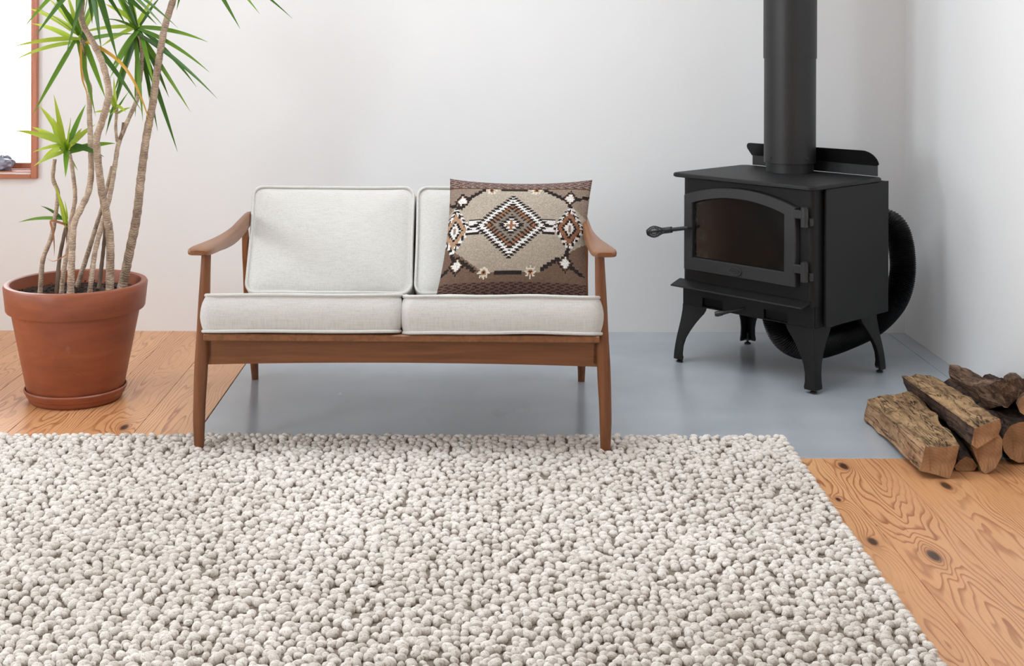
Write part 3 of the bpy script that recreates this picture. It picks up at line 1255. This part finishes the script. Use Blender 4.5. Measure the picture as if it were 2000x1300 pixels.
# hinges
for zc in (.622, .428):
    h = MB()
    h.tube([(.569, -.026, zc - .036), (.569, -.026, zc + .030)], .0135, 16)
    h.box(.528, .562, -.036, -.018, zc - .008, zc + .022, .002)
    h.lathe([(.0115, zc + .030), (.0115, zc + .034), (.006, zc + .036)], .569, -.026, 16, False, True)
    h.lathe([(.0140, zc - .006), (.0140, zc - .004)], .569, -.026, 16)
    h.box(.566, .588, -.016, .004, zc - .034, zc - .006, .002)
    h.build('hinge', M['hinge'], stove, True, 35)
# latch handle with a coil grip, reaching out to the left of the door
hp = [(.100, -.012, .533), (.062, -.050, .530)]
ha, hb = Vector((.062, -.044, .5285)), Vector((-.095, -.090, .498))
hn = MB()
hn.tube([(.064, -.026, .5285), ha, ha + (hb - ha) * .52], [.0075, .0075, .0075], 10)
hn.tube([ha + (hb - ha) * .40, ha + (hb - ha) * .56], [.012, .012], 14)
hn = hn.build('door_handle', M['hinge'], stove, True, 40)
ax = (hb - ha).normalized()
u_ = ax.cross(Vector((0, 0, 1))).normalized()
v_ = ax.cross(u_)
coil = []
L0, L1 = .56, 1.02
for k in range(15 * 14 + 1):
    t = k / (15 * 14)
    rr = .0105 + .0115 * math.sin(PI * min(1, max(0, (t - .12) / .88)) ** 1.25) ** 1.2
    a = 2 * PI * 15 * t
    coil.append(ha + (hb - ha) * (L0 + (L1 - L0) * t) + (u_ * math.cos(a) + v_ * math.sin(a)) * rr)
MB().tube(coil, .0016, 6).build('coil_grip', M['hinge'], hn, True, 60)
MB().tube([ha + (hb - ha) * .5, ha + (hb - ha) * 1.0], .004, 8).build('grip_rod', M['iron2'], hn, True, 60)
MB().tube([ha + (hb - ha) * t for t in (.98, 1.0, 1.02, 1.035)], [.006, .0105, .009, .004], 12).build('grip_knob', M['iron2'], hn, True, 60)
# ash lip shelf
shf = [(.004, .322), (-.006, .320), (-.052, .305), (-.056, .301), (-.050, .298), (.0, .312)]
MB().prism([(y_, z_) for y_, z_ in shf], 'x', -.012, .575).build('ash_lip', M['iron'], stove, True, 25)
# air control lever
MB().tube([(.288, .0, .251), (.262, -.03, .242), (.232, -.056, .233)], [.005, .005, .008], 8).build('air_lever', M['iron2'], stove, True, 40)
kb = MB()
kb.tube([(.240, -.048, .236), (.232, -.056, .233), (.220, -.068, .230), (.214, -.074, .229)], [.006, .0095, .0105, .008], 10)
kb.build('lever_knob', M['hinge'], stove, True, 40)


# legs: hollow corner castings with an inward curve, splaying outwards
def stove_leg(cx, cy, sx, sy):
    prof = [(.2245, .115, 0.0), (.214, .112, .0), (.200, .104, .001), (.183, .090, .003), (.160, .074, .006), (.130, .058, .011), (.100, .046, .016),
            (.070, .041, .020), (.040, .042, .023), (.022, .046, .024), (.014, .044, .024)]
    rings = []
    th = .006
    for z, wd, spl in prof:
        ox, oy = cx - sx * spl, cy - sy * spl
        c = .007
        pr = [(wd, 0), (c, 0), (c * .3, c * .3), (0, c), (0, wd), (th, wd), (th, th), (wd, th)]
        rings.append([(ox + sx * a, oy + sy * b, z) for a, b in pr])
    o = MB().loft(rings).build('leg', M['iron'], stove, True, 30)
    fx, fy = cx - sx * .024 + sx * .018, cy - sy * .024 + sy * .018
    ft = MB()
    ft.tube([(fx, fy, .045), (fx, fy, .008)], .004, 8)
    ft.lathe([(.013, .0006), (.013, .006), (.006, .010)], fx, fy, 14, True, True)
    ft.box(fx - .011, fx + .011, fy - .011, fy + .011, .017, .022)
    ft.build('levelling_foot', M['hinge'], o, True, 40)


stove_leg(.0, .0, 1, 1)
stove_leg(W_, .0, -1, 1)
stove_leg(.0, .425, 1, -1)
stove_leg(W_, .425, -1, -1)

# flexible air duct: from the stove's back, out and down beneath it
hz = [P(1690, 436, 5.33), P(1728, 432, 5.30), P(1751, 450, 5.27), P(1762, 495, 5.24), P(1761, 545, 5.22), P(1744, 590, 5.19), P(1705, 630, 5.14),
      P(1650, 657, 5.07), P(1600, 673, 5.02), P(1560, 673, 4.99), P(1531, 655, 4.98), P(1516, 622, 4.98), P(1514, 588, 4.98), P(1514, 575, 4.98)]
inv = (Matrix.Translation(FL) @ Matrix.Rotation(math.atan2(E1.y, E1.x), 4, 'Z')).inverted()
path = smooth_path([inv @ p for p in hz], 24)
L = [0]
for i in range(1, len(path)):
    L.append(L[-1] + (path[i] - path[i - 1]).length)
tot = L[-1]
res = []
NS = int(tot / .0035)
j = 0
for k in range(NS + 1):
    s_ = tot * k / NS
    while j < len(L) - 2 and L[j + 1] < s_:
        j += 1
    t = (s_ - L[j]) / max(1e-9, L[j + 1] - L[j])
    res.append(path[j].lerp(path[j + 1], min(1, t)))
rad = [.0495 + (.0022 if k % 2 else -.0022) for k in range(NS + 1)]
MB().tube(res, rad, 26).build('air_duct', M['hose'], stove, True, 75)['label'] = 'ribbed black flexible air duct'

# flue pipe standing on the stove
PX, PY = 1.207, 5.16
flue = empty('flue_pipe', (PX, PY, .7338))
tag(flue, 'matte black round stovepipe rising from the stove top', 'stovepipe')
zs = P(1543, 112, PY).z
MB().lathe([(.0905, .7340), (.0905, .772), (.0925, .774)], PX, PY, 56, True, False).build('collar', M['iron2'], flue, True, 40, world=True)
MB().lathe([(.0965, .770), (.0985, .771), (.0985, zs)], PX, PY, 56).build('lower_pipe', M['iron2'], flue, True, 40, world=True)
MB().lathe([(.0985, zs - .004), (.1015, zs - .004), (.1015, zs + .4), (.1015, ZC)], PX, PY, 56).build('upper_pipe', M['iron2'], flue, True, 40, world=True)
for a in (-150, -60, 30):
    b = Vector((math.cos(math.radians(a)), math.sin(math.radians(a)), 0))
    c = Vector((PX, PY, .792)) + b * .098
    MB().tube([c, c + b * .004], [.005, .004], 10).build('screw', M['hinge'], flue, True, 40, world=True)


# ------------------------------------------------------------------ potted dracaena
PCX, PCY = -1.393, 4.615
POTB, POTT = .018, .405
k = FPX / PCY
sau = empty('plant_saucer', (PCX, PCY, 0))
tag(sau, 'round terracotta saucer under the big plant pot', 'saucer')
MB().lathe([(.001, .0), (.148, .0), (.156, .006), (.159, .018), (.163, .020), (.166, .026), (.168, .032), (.1715, .036), (.1730, .043), (.169, .047),
            (.166, .044), (.163, .030), (.160, .0185), (.001, .0175)], PCX, PCY, 64).build('dish', M['terra'], sau, True, 40, world=True)
plant = empty('potted_dracaena', (PCX, PCY, POTB))
tag(plant, 'tall dracaena with bare ringed stems in a terracotta pot', 'plant')
RO = .2415
MB().lathe([(.02, POTB), (.156, POTB), (.160, POTB + .006), (.2135, .300), (.2160, .312), (.2300, .313), (.2330, .318), (RO, .397), (RO - .004, .404),
            (RO - .012, .4065), (RO - .022, .403), (.2155, .385), (.206, .33), (.198, .29)], PCX, PCY, 72).build('pot', M['terra'], plant, True, 40, world=True)
SOILZ = .362
sr, ssg = [], 48
for t in (.02, .2, .4, .6, .8, .95, 1.0):
    rg = []
    for q in range(ssg):
        a = 2 * PI * q / ssg
        x_, y_ = PCX + 0.2115 * t * math.cos(a), PCY + 0.2115 * t * math.sin(a)
        rg.append((x_, y_, SOILZ + .012 * mnoise.noise(Vector((x_ * 30, y_ * 30, 0)))))
    sr.append(rg)
MB().loft(sr, True, False).build('soil', M['soil'], plant, True, 60, world=True)
# coarse bark chips on the soil
ch = MB()
for q in range(420):
    a, r = random.uniform(0, 2 * PI), .200 * math.sqrt(random.random())
    c = Vector((PCX + r * math.cos(a), PCY + r * math.sin(a), SOILZ + random.uniform(.0, .010)))
    s_ = random.uniform(.004, .010)
    d1 = Vector((random.gauss(0, 1), random.gauss(0, 1), random.gauss(0, .5))).normalized() * s_
    d2 = d1.cross(Vector((random.gauss(0, 1), random.gauss(0, 1), 1))).normalized() * s_ * .5
    d3 = d1.cross(d2).normalized() * s_ * .4
    ch.add([c - d1, c + d1, c - d2, c + d2, c - d3, c + d3], [(0, 2, 4), (2, 1, 4), (1, 3, 4), (3, 0, 4), (2, 0, 5), (1, 2, 5), (3, 1, 5), (0, 3, 5)])
chips = ch.build('bark_chips', M['soil'], plant, world=True)
chips['kind'] = 'stuff'


def attr(o, vals):
    a = o.data.attributes.new('lt', 'FLOAT', 'POINT')
    a.data.foreach_set('value', np.array(vals, np.float32))


def stem(pts, r0, r1, name='stem', mat=None, parent=None, seg=12):
    """pts: (px, py, Y)"""
    pp = smooth_path([P(*p) for p in pts], 9)
    g = P(*pts[0])
    n_ = len(pp)
    Ls = [0]
    for i in range(1, n_):
        Ls.append(Ls[-1] + (pp[i] - pp[i - 1]).length)
    rr = []
    for i in range(n_):
        t = Ls[i] / Ls[-1]
        rr.append((r0 + (r1 - r0) * t) * (1 + .06 * math.sin(Ls[i] * 160) + .05 * mnoise.noise(pp[i] * 25)))
    mb = MB().tube(pp, rr, seg)
    o = mb.build(name, mat or M['stem'], parent or plant, True, 80, world=True)
    attr(o, [Ls[i // seg] for i in range(n_ * seg)])
    return o


def leaf(p0, p1, wd, arc, mat, parent, nref=None, seg=12, curl=0.0):
    p0, p1 = Vector(p0), Vector(p1)
    Lg = (p1 - p0).length
    ctl = (p0 + p1) / 2 + Vector((0, 0, arc * Lg))
    nref = nref or Vector((random.gauss(0, .25), -.8, .55 + random.gauss(0, .2))).normalized()
    vs, fs, lt = [], [], []
    for i in range(seg + 1):
        t = i / seg
        c = p0 * (1 - t) ** 2 + ctl * 2 * t * (1 - t) + p1 * t * t
        tg = ((ctl - p0) * (1 - t) + (p1 - ctl) * t).normalized()
        sd = tg.cross(nref)
        if sd.length < .1:
            sd = tg.cross(Vector((1, 0, 0)))
        sd.normalize()
        nn_ = sd.cross(tg).normalized()
        wt = wd * (.55 + .45 * min(1, t / .22)) * (1 - max(0, (t - .30) / .70) ** 1.9)
        wt = max(wt, .0006)
        tw = curl * t
        sd2 = sd * math.cos(tw) + nn_ * math.sin(tw)
        vs += [c - sd2 * wt / 2, c - nn_ * wt * .13, c + sd2 * wt / 2, c - nn_ * (wt * .13 + .0009)]
        lt += [t] * 4
    for i in range(seg):
        a, b = i * 4, i * 4 + 4
        fs += [(a, a + 1, b + 1, b), (a + 1, a + 2, b + 2, b + 1), (a + 2, a + 3, b + 3, b + 2), (a + 3, a, b, b + 3)]
    o = mk('leaf', vs, fs, mat, parent, True, 50, world=True)
    attr(o, lt)
    return o


def crown(c, Y, tips, mats, parent, wd=.016, fill=5, fl=.34, arc=.10):
    """tips: (px, py[, dY[, material]])"""
    base = P(c[0], c[1], Y)
    for tp in tips:
        dY = tp[2] if len(tp) > 2 and tp[2] is not None else random.uniform(-.14, .14)
        m = M[tp[3]] if len(tp) > 3 else M[random.choice(mats)]
        e = P(tp[0], tp[1], Y + dY)
        b = base + Vector((random.gauss(0, .006), random.gauss(0, .006), random.uniform(-.02, .02)))
        dv = (e - b).normalized()
        ar = arc * (1.0 if abs(dv.z) < .8 else .35) + random.uniform(-.02, .02)
        leaf(b, e, wd * random.uniform(.85, 1.2), ar, m, parent, curl=random.gauss(0, .4))
    for q in range(fill):
        # leaves that point away into the room and towards the wall
        a = PI / 2 + random.choice((0, PI)) + random.uniform(-.5, .5)
        el = random.uniform(-.3, .9)
        d = Vector((math.cos(a) * math.cos(el), math.sin(a) * math.cos(el), math.sin(el)))
        b = base + d * .01
        leaf(b, b + d * fl * random.uniform(.6, 1.0), wd, .08, M[random.choice(mats)], parent)


Y0 = PCY
# stems traced bottom to top
s1 = stem([(78, 580, 4.56), (79, 562, 4.56), (84, 506, 4.56), (100, 464, 4.57), (108.5, 419, 4.58), (113, 377, 4.60), (103.6, 348, 4.61), (107, 311, 4.62)], .0088, .0066)
s2 = stem([(110, 576, 4.58), (112, 552, 4.58), (116.5, 503, 4.60), (124, 465, 4.61), (128, 445, 4.61)], .0078, .006, mat=M['bark_dead'])
s3 = stem([(120, 578, 4.50), (121, 558, 4.50), (126, 520, 4.51), (134, 480, 4.53), (139, 430, 4.55), (146.6, 387, 4.55), (142, 335, 4.55), (136, 303, 4.55), (131, 293, 4.55)], .0085, .0068)
s4 = stem([(137.5, 578, 4.46), (138, 560, 4.46), (140.7, 490, 4.47), (144.6, 438, 4.48), (160, 403, 4.50), (173, 374, 4.52), (178, 335, 4.53), (177, 277, 4.55), (174.7, 219, 4.57),
           (175, 172, 4.58), (163, 138, 4.58), (163, 86, 4.58), (158, 74, 4.58)], .0125, .0078)
s6 = stem([(150, 560, 4.74), (154, 548, 4.74), (173, 490, 4.74), (189, 438, 4.74), (199, 406, 4.73), (210, 361, 4.72), (219, 325, 4.71)], .0095, .0062)
s7 = stem([(175, 574, 4.52), (177, 556, 4.52), (186, 490, 4.54), (202, 429, 4.56), (215, 380, 4.58), (225, 319, 4.61), (231, 283, 4.63), (244, 248, 4.64), (267, 196, 4.66),
           (271, 172, 4.66), (277, 123, 4.66), (276, 85, 4.66), (270, 64, 4.66)], .0092, .0072)
s7b = stem([(229, 276, 4.63), (227, 262, 4.62), (226, 245, 4.62), (228, 219, 4.62), (228, 212, 4.62)], .0055, .0050)
s7c = stem([(235, 272, 4.63), (239, 256, 4.635), (241, 239, 4.64)], .0060, .0048, mat=M['bark_dead'])
s8 = stem([(193, 566, 4.68), (194, 556, 4.68), (202, 487, 4.68), (205, 450, 4.67), (206, 405, 4.66)], .0078, .006, mat=M['bark_dead'])
s9 = stem([(214.4, 574, 4.58), (214.5, 556, 4.58), (215, 471, 4.57), (208.6, 422, 4.55), (199, 374, 4.53), (191, 309, 4.51), (189, 270, 4.50), (199, 238, 4.49), (210, 199, 4.48),
           (212, 172, 4.48), (200, 123, 4.48), (181.5, 83, 4.48), (161.5, 46, 4.47), (158.5, 18.5, 4.46), (164, -25, 4.46), (172, -66, 4.46)], .0150, .0092)
s10 = stem([(238, 566, 4.70), (241, 550, 4.70), (254, 487, 4.69), (267, 422, 4.68), (276, 341, 4.67), (286, 267, 4.66), (299, 199, 4.65), (304.6, 154, 4.64), (320, 61.5, 4.62),
            (338, 0, 4.61), (356, -60, 4.60), (372, -100, 4.60)], .0172, .0105)
s5 = stem([(131, 500, 4.58), (133, 482, 4.58), (131, 458, 4.57), (129.5, 437, 4.57)], .0055, .0042, mat=M['bark_dead'])

crown((130, 292), 4.55, [(105, 184, -.05, 'leafl'), (138, 230, -.08, 'leafl'), (76, 206, .02, 'leafl'), (62, 248, .03, 'leafl'), (28, 255, .0, 'leafl'), (64, 297, -.03, 'leafl'),
                         (66, 324, -.10, 'leafl'), (128, 346, -.12, 'leafm'), (152, 333, .05, 'leafm'), (203, 306, -.04, 'leafd'), (226, 280, .03, 'leafm'), (186, 243, .06, 'leafl'),
                         (95, 222, .10, 'leafl'), (160, 250, .12, 'leafl'), (84, 308, .12, 'leafl')], ['leafl', 'leafm'], s3, .0190, 6, .20)
crown((157, 72), 4.58, [(26, 91, -.06, 'leafl'), (27, 118, .04, 'leafl'), (64, 224, -.08, 'leafm'), (206, 192, .0, 'leafm'), (187, 228, -.05, 'leafm'), (276, 216, -.10, 'leafd'),
                        (54, 16, .05, 'leafl'), (90, -8, .0, 'leafl'), (128, -20, .05, 'leafl'), (62, 46, .10, 'leafl'), (170, 135, .10, 'leafm'), (110, 8, .12, 'leafm'),
                        (262, 66, .08, 'leafm'), (150, -40, .02, 'leafm')], ['leafm', 'leafl'], s4, .0180, 6, .33)
crown((269, 58), 4.66, [(406, 82, .0, 'leafm'), (409, 141, -.05, 'leafm'), (424, 192, -.08, 'leafd'), (372, 218, -.04, 'leafm'), (347, 297, .0, 'leafd'), (308, 256, .06, 'leafd'),
                        (279, 236, -.05, 'leafm'), (264, 228, .05, 'leafm'), (212, 158, .0, 'leafm'), (207, 262, .08, 'leafd'), (196, 92, -.02, 'leafl'), (150, 66, .06, 'leafl'),
                        (205, 8, .0, 'leafl'), (228, -4, .08, 'leafm'), (256, -12, .0, 'leafl'), (300, -6, .04, 'leafl'), (235, 176, .10, 'leafd'), (330, 190, .12, 'leafd'),
                        (215, 140, -.12, 'leafm'), (292, 200, .12, 'leafm'), (220, 190, .1, 'leafm'), (384, 170, .12, 'leafd'), (300, 165, -.10, 'leafm')],
      ['leafd', 'leafm'], s7, .0165, 7, .35)
crown((228, 213), 4.62, [(222, 150, .02, 'leafl'), (214, 180, .0, 'leafl'), (252, 178, .0, 'leafm'), (256, 210, -.03, 'leafl'), (246, 219, -.05, 'leafl'), (214, 225, -.03, 'leafl'),
                         (181, 220, .04, 'leafl'), (206, 265, .03, 'leafd')], ['leafl'], s7b, .0120, 2, .10)
crown((129.5, 437), 4.57, [(107, 358, .0, 'leafl'), (113, 374, -.03, 'leafl'), (126, 392, -.06, 'leafl'), (36, 434, .03, 'leafm'), (80, 402, .04, 'leafd')], ['leafl'], s5, .0130, 0)
crown((176, -62), 4.46, [(45, 56, -.05, 'leafm'), (64, 78, .02, 'leafd'), (75, 64, -.08, 'leafd'), (128, 110, -.05, 'leafd'), (180, 46, .0, 'leafd'), (198, 98, -.02, 'leafd'),
                         (230, 118, -.04, 'leafd'), (197, 82, -.10, 'leafd'), (10, 30, .0, 'leafl'), (250, 55, .05, 'leafd'), (320, 52, -.08, 'leafd'), (347, 54, .0, 'leafd'),
                         (306, 48, .06, 'leafd'), (146, 30, -.12, 'leafd'), (260, 20, .1, 'leafd'), (100, 20, .1, 'leafm'), (90, -150, .1, 'leafm'), (170, -230, 0, 'leafm'),
                         (250, -190, 0, 'leafm'), (330, -110, 0, 'leafm'), (20, -90, 0, 'leafm')], ['leafd'], s9, .0195, 6, .4)
crown((374, -102), 4.60, [(469, 56, -.04, 'leafd'), (507, 27, .0, 'leafm'), (571, 36, .05, 'leafd'), (450, -12, .08, 'leafd'), (345, 20, .0, 'leafd'), (300, -10, .05, 'leafd'),
                          (290, -120, 0, 'leafm'), (370, -260, 0, 'leafm'), (450, -220, 0, 'leafm'), (540, -150, 0, 'leafm'), (560, -60, 0, 'leafd')], ['leafd'], s10, .0175, 6, .38)


def poly_leaf(pts, wd, mat, parent):
    pp = smooth_path([P(*p) for p in pts], 6)
    vs, fs, lt = [], [], []
    n_ = len(pp)
    for i, c in enumerate(pp):
        tg = (pp[min(i + 1, n_ - 1)] - pp[max(i - 1, 0)]).normalized()
        sd = tg.cross(Vector((.2, -.85, .45))).normalized()
        nn_ = sd.cross(tg)
        t = i / (n_ - 1)
        wt = max(.0006, wd * (1 - t ** 2))
        vs += [c - sd * wt / 2, c - nn_ * wt * .2, c + sd * wt / 2, c - nn_ * (wt * .2 + .0009)]
        lt += [t] * 4
    for i in range(n_ - 1):
        a, b = i * 4, i * 4 + 4
        fs += [(a, a + 1, b + 1, b), (a + 1, a + 2, b + 2, b + 1), (a + 2, a + 3, b + 3, b + 2), (a + 3, a, b, b + 3)]
    o = mk('leaf', vs, fs, mat, parent, True, 50, world=True)
    attr(o, lt)
    return o


poly_leaf([(168, 80, 4.56), (200, 96, 4.50), (235, 122, 4.44), (262, 160, 4.42), (283, 210, 4.42), (299, 262, 4.43)], .013, M['leafy'], s4)['label'] = 'yellowed leaf'
poly_leaf([(158, 85, 4.56), (158, 120, 4.54), (161, 155, 4.53), (169, 180, 4.53), (170, 203, 4.53)], .008, M['leafy'], s4)['label'] = 'yellowed leaf'
poly_leaf([(131, 440, 4.56), (143, 455, 4.52), (146, 470, 4.50), (138, 490, 4.49), (120, 503, 4.49), (104, 510, 4.49), (93, 505, 4.50)], .007, M['leafb'], s5)['label'] = 'dried brown leaf'
poly_leaf([(128, 438, 4.56), (108, 432, 4.52), (99, 433, 4.51), (104, 455, 4.50), (106, 480, 4.50), (106, 500, 4.50)], .009, M['leafb'], s5)['label'] = 'dried brown leaf'


# ------------------------------------------------------------------ firewood
def log(label, front, Yf, back, Yb, mats, cap_mat='endgrain', amp=.006, nsec=18, seed=0, sub=3, wave=None, group='split firewood in the pile', yn=None):
    """lofted between a front outline and a back outline, both given as photo pixels at their own distances; mats picks a material per outline edge"""
    fw = [p if isinstance(p, Vector) else P(p[0], p[1], Yf + (p[2] if len(p) > 2 else 0)) for p in front]
    bw = [p if isinstance(p, Vector) else P(p[0], p[1], Yb + (p[2] if len(p) > 2 else 0)) for p in back]
    n0 = len(fw)
    def densify(ps):
        out = []
        for i in range(n0):
            a, b = ps[i], ps[(i + 1) % n0]
            for q in range(sub):
                out.append(a.lerp(b, q / sub))
        return out
    A, B = densify(fw), densify(bw)
    ctrA = sum(A, Vector()) / len(A)
    root_loc = (sum(A, Vector()) / len(A) + sum(B, Vector()) / len(B)) / 2
    zmin = min(min(p.z for p in A), min(p.z for p in B))
    root_loc.z = zmin
    rings = []
    for i in range(nsec + 1):
        t = i / nsec
        ca_, cb_ = ctrA, sum(B, Vector()) / len(B)
        ctr = ca_.lerp(cb_, t)
        ring = []
        for a, b in zip(A, B):
            p = a.lerp(b, t)
            d = (p - ctr)
            k_ = mnoise.noise(p * 9 + Vector((seed * 3.1, 0, 0))) * 1.0 + mnoise.noise(Vector((p.x * 34, p.y * 14, p.z * 34)) + Vector((0, seed, 0))) * .8
            k_ += .5 * mnoise.noise(p * 70 + Vector((seed, seed, 0)))
            e = amp * k_ * (min(1, i / 2.5))
            q = p + d.normalized() * e
            if wave:
                q = q + Vector(wave(t))
            q.z = max(q.z, .0012)
            ring.append(q)
        rings.append(ring)
    root = empty('firewood_log', root_loc)
    tag(root, label, 'firewood', group)
    mb = MB().loft(rings, False, False)
    o = mk('bark', mb.v, mb.f, None, root, True, 32, world=True, origin=root_loc)
    names = list(dict.fromkeys(mats))
    for nm in names:
        o.data.materials.append(M[nm])
    nr = len(A)
    idx = []
    for fi in range(len(mb.f)):
        idx.append(names.index(mats[(fi % nr) // sub]))
    o.data.polygons.foreach_set('material_index', idx)
    bm_fix(o)
    for ring, nm in ((rings[0], 'cut_end'), (rings[-1], 'cut_end')):
        c = sum(ring, Vector()) / len(ring)
        r2 = [[c + (p - c) * f for p in ring] for f in (1.0, .6, .25)]
        mb2 = MB().loft(r2, False, True)
        mk(nm, mb2.v, mb2.f, M[cap_mat], root, False, world=True, origin=c)
    return root


def ngon(cx, cy, r, n_, ph=0, sq=1.0, jit=.04):
    rr = random.Random(int(cx * 10 + cy))
    return [(cx + r * (1 + rr.uniform(-jit, jit)) * math.cos(2 * PI * k / n_ + ph), cy + r * sq * (1 + rr.uniform(-jit, jit)) * math.sin(2 * PI * k / n_ + ph)) for k in range(n_)]


# A: squared split log at the front left of the pile
log('pale squared split log at the front left of the pile', [(1807, 872), (1838, 873), (1874, 869), (1866, 905), (1854.5, 935), (1826, 926), (1797, 919)], 3.805,
    [(1692, 779), (1730, 769), (1790, 764), (1812, 792), (1806, 816), (1730, 824), (1687, 818)], 4.37,
    ['logworn', 'logworn', 'logsplit', 'logsplit', 'logsplit', 'logsplit', 'logsplit'], seed=1, amp=.007)
# C: wedge under the top log
log('wedge-shaped split log beneath the worm-eaten top log', [(1898, 873), (1927, 862), (1951, 848), (1958, 858), (1957, 890), (1944, 914), (1926, 927), (1917, 919), (1905, 890)], 3.85,
    [(1838, 773), (1862, 768), (1880, 762), (1888, 770), (1888, 795), (1878, 815), (1862, 826), (1852, 818), (1842, 790)], 4.36,
    ['logsplit', 'logsplit', 'bark', 'bark', 'bark', 'bark', 'logsplit', 'logsplit', 'logsplit'], seed=2, amp=.005)
# D: small half-round between
log('small half-round log peeking out low between two larger ones', [(1864, 911), (1873, 900), (1887, 891), (1900, 896), (1909, 910), (1903, 918), (1882, 922), (1868, 918)], 3.872,
    [(1812, 818), (1820, 808), (1834, 800), (1846, 804), (1854, 816), (1846, 824), (1828, 828), (1815, 824)], 4.33,
    ['bark'] * 5 + ['logsplit'] * 3, seed=3, amp=.003)
# B: worm-eaten log lying on top
log('worm-eaten tan log with dark bark side lying across the top', [(1903, 837), (1925, 828), (1953, 818), (1956, 833), (1950, 849), (1928, 864), (1908, 876), (1897, 868), (1900, 853)], 3.84,
    [(1760, 733), (1791, 733), (1828, 737), (1851, 750), (1848, 762), (1836, 778), (1812, 784), (1787, 779), (1770, 756)], 4.42,
    ['logworn', 'logworn', 'logworn', 'logsplit', 'logsplit', 'bark', 'bark', 'bark', 'bark'], seed=4, amp=.009)
# E: round log at the frame's edge
log('round log with a pale ringed end at the right edge', ngon(1999, 863, 41, 14), 3.93, ngon(1900 + 38, 778, 33, 14), 4.45,
    ['bark'] * 14, seed=5, amp=.004, sub=2)
# K: low log under the crooked slab
log('dark round log lying behind the worm-eaten log', ngon(1962, 836, 25, 10), 4.05, ngon(1862, 763, 25, 10), 4.46, ['bark'] * 10, seed=6, amp=.005, sub=2, cap_mat='logworn')
# F: crooked weathered slab over the back
log('crooked weathered slab log bridging the back of the pile', [(1946, 744), (1975, 737), (2012, 740), (2036, 752), (2016, 763), (1986, 778), (1968, 796)], 3.98,
    [(1850, 726), (1856, 713), (1872, 712), (1894, 724), (1900, 742), (1880, 750), (1856, 744)], 4.50,
    ['loggrey', 'loggrey', 'loggrey', 'bark', 'bark', 'bark', 'loggrey'], seed=8, amp=.012, cap_mat='loggrey', wave=lambda t: (0, 0, -.030 * math.sin(PI * t)))
# G: end of another log, cut by the frame
log('orange-ended log resting on top at the right edge', ngon(2010, 791, 23, 10), 3.92, ngon(1978, 747, 20, 10), 4.4, ['loggrey'] * 10, seed=9, amp=.004, sub=2)
# H: log tip poking up behind
log('bark log tip poking up behind the crooked slab', ngon(1955, 757, 19, 9), 4.36, ngon(1931, 745, 15, 9), 4.55, ['bark'] * 9, seed=10, amp=.005, sub=2, cap_mat='bark')
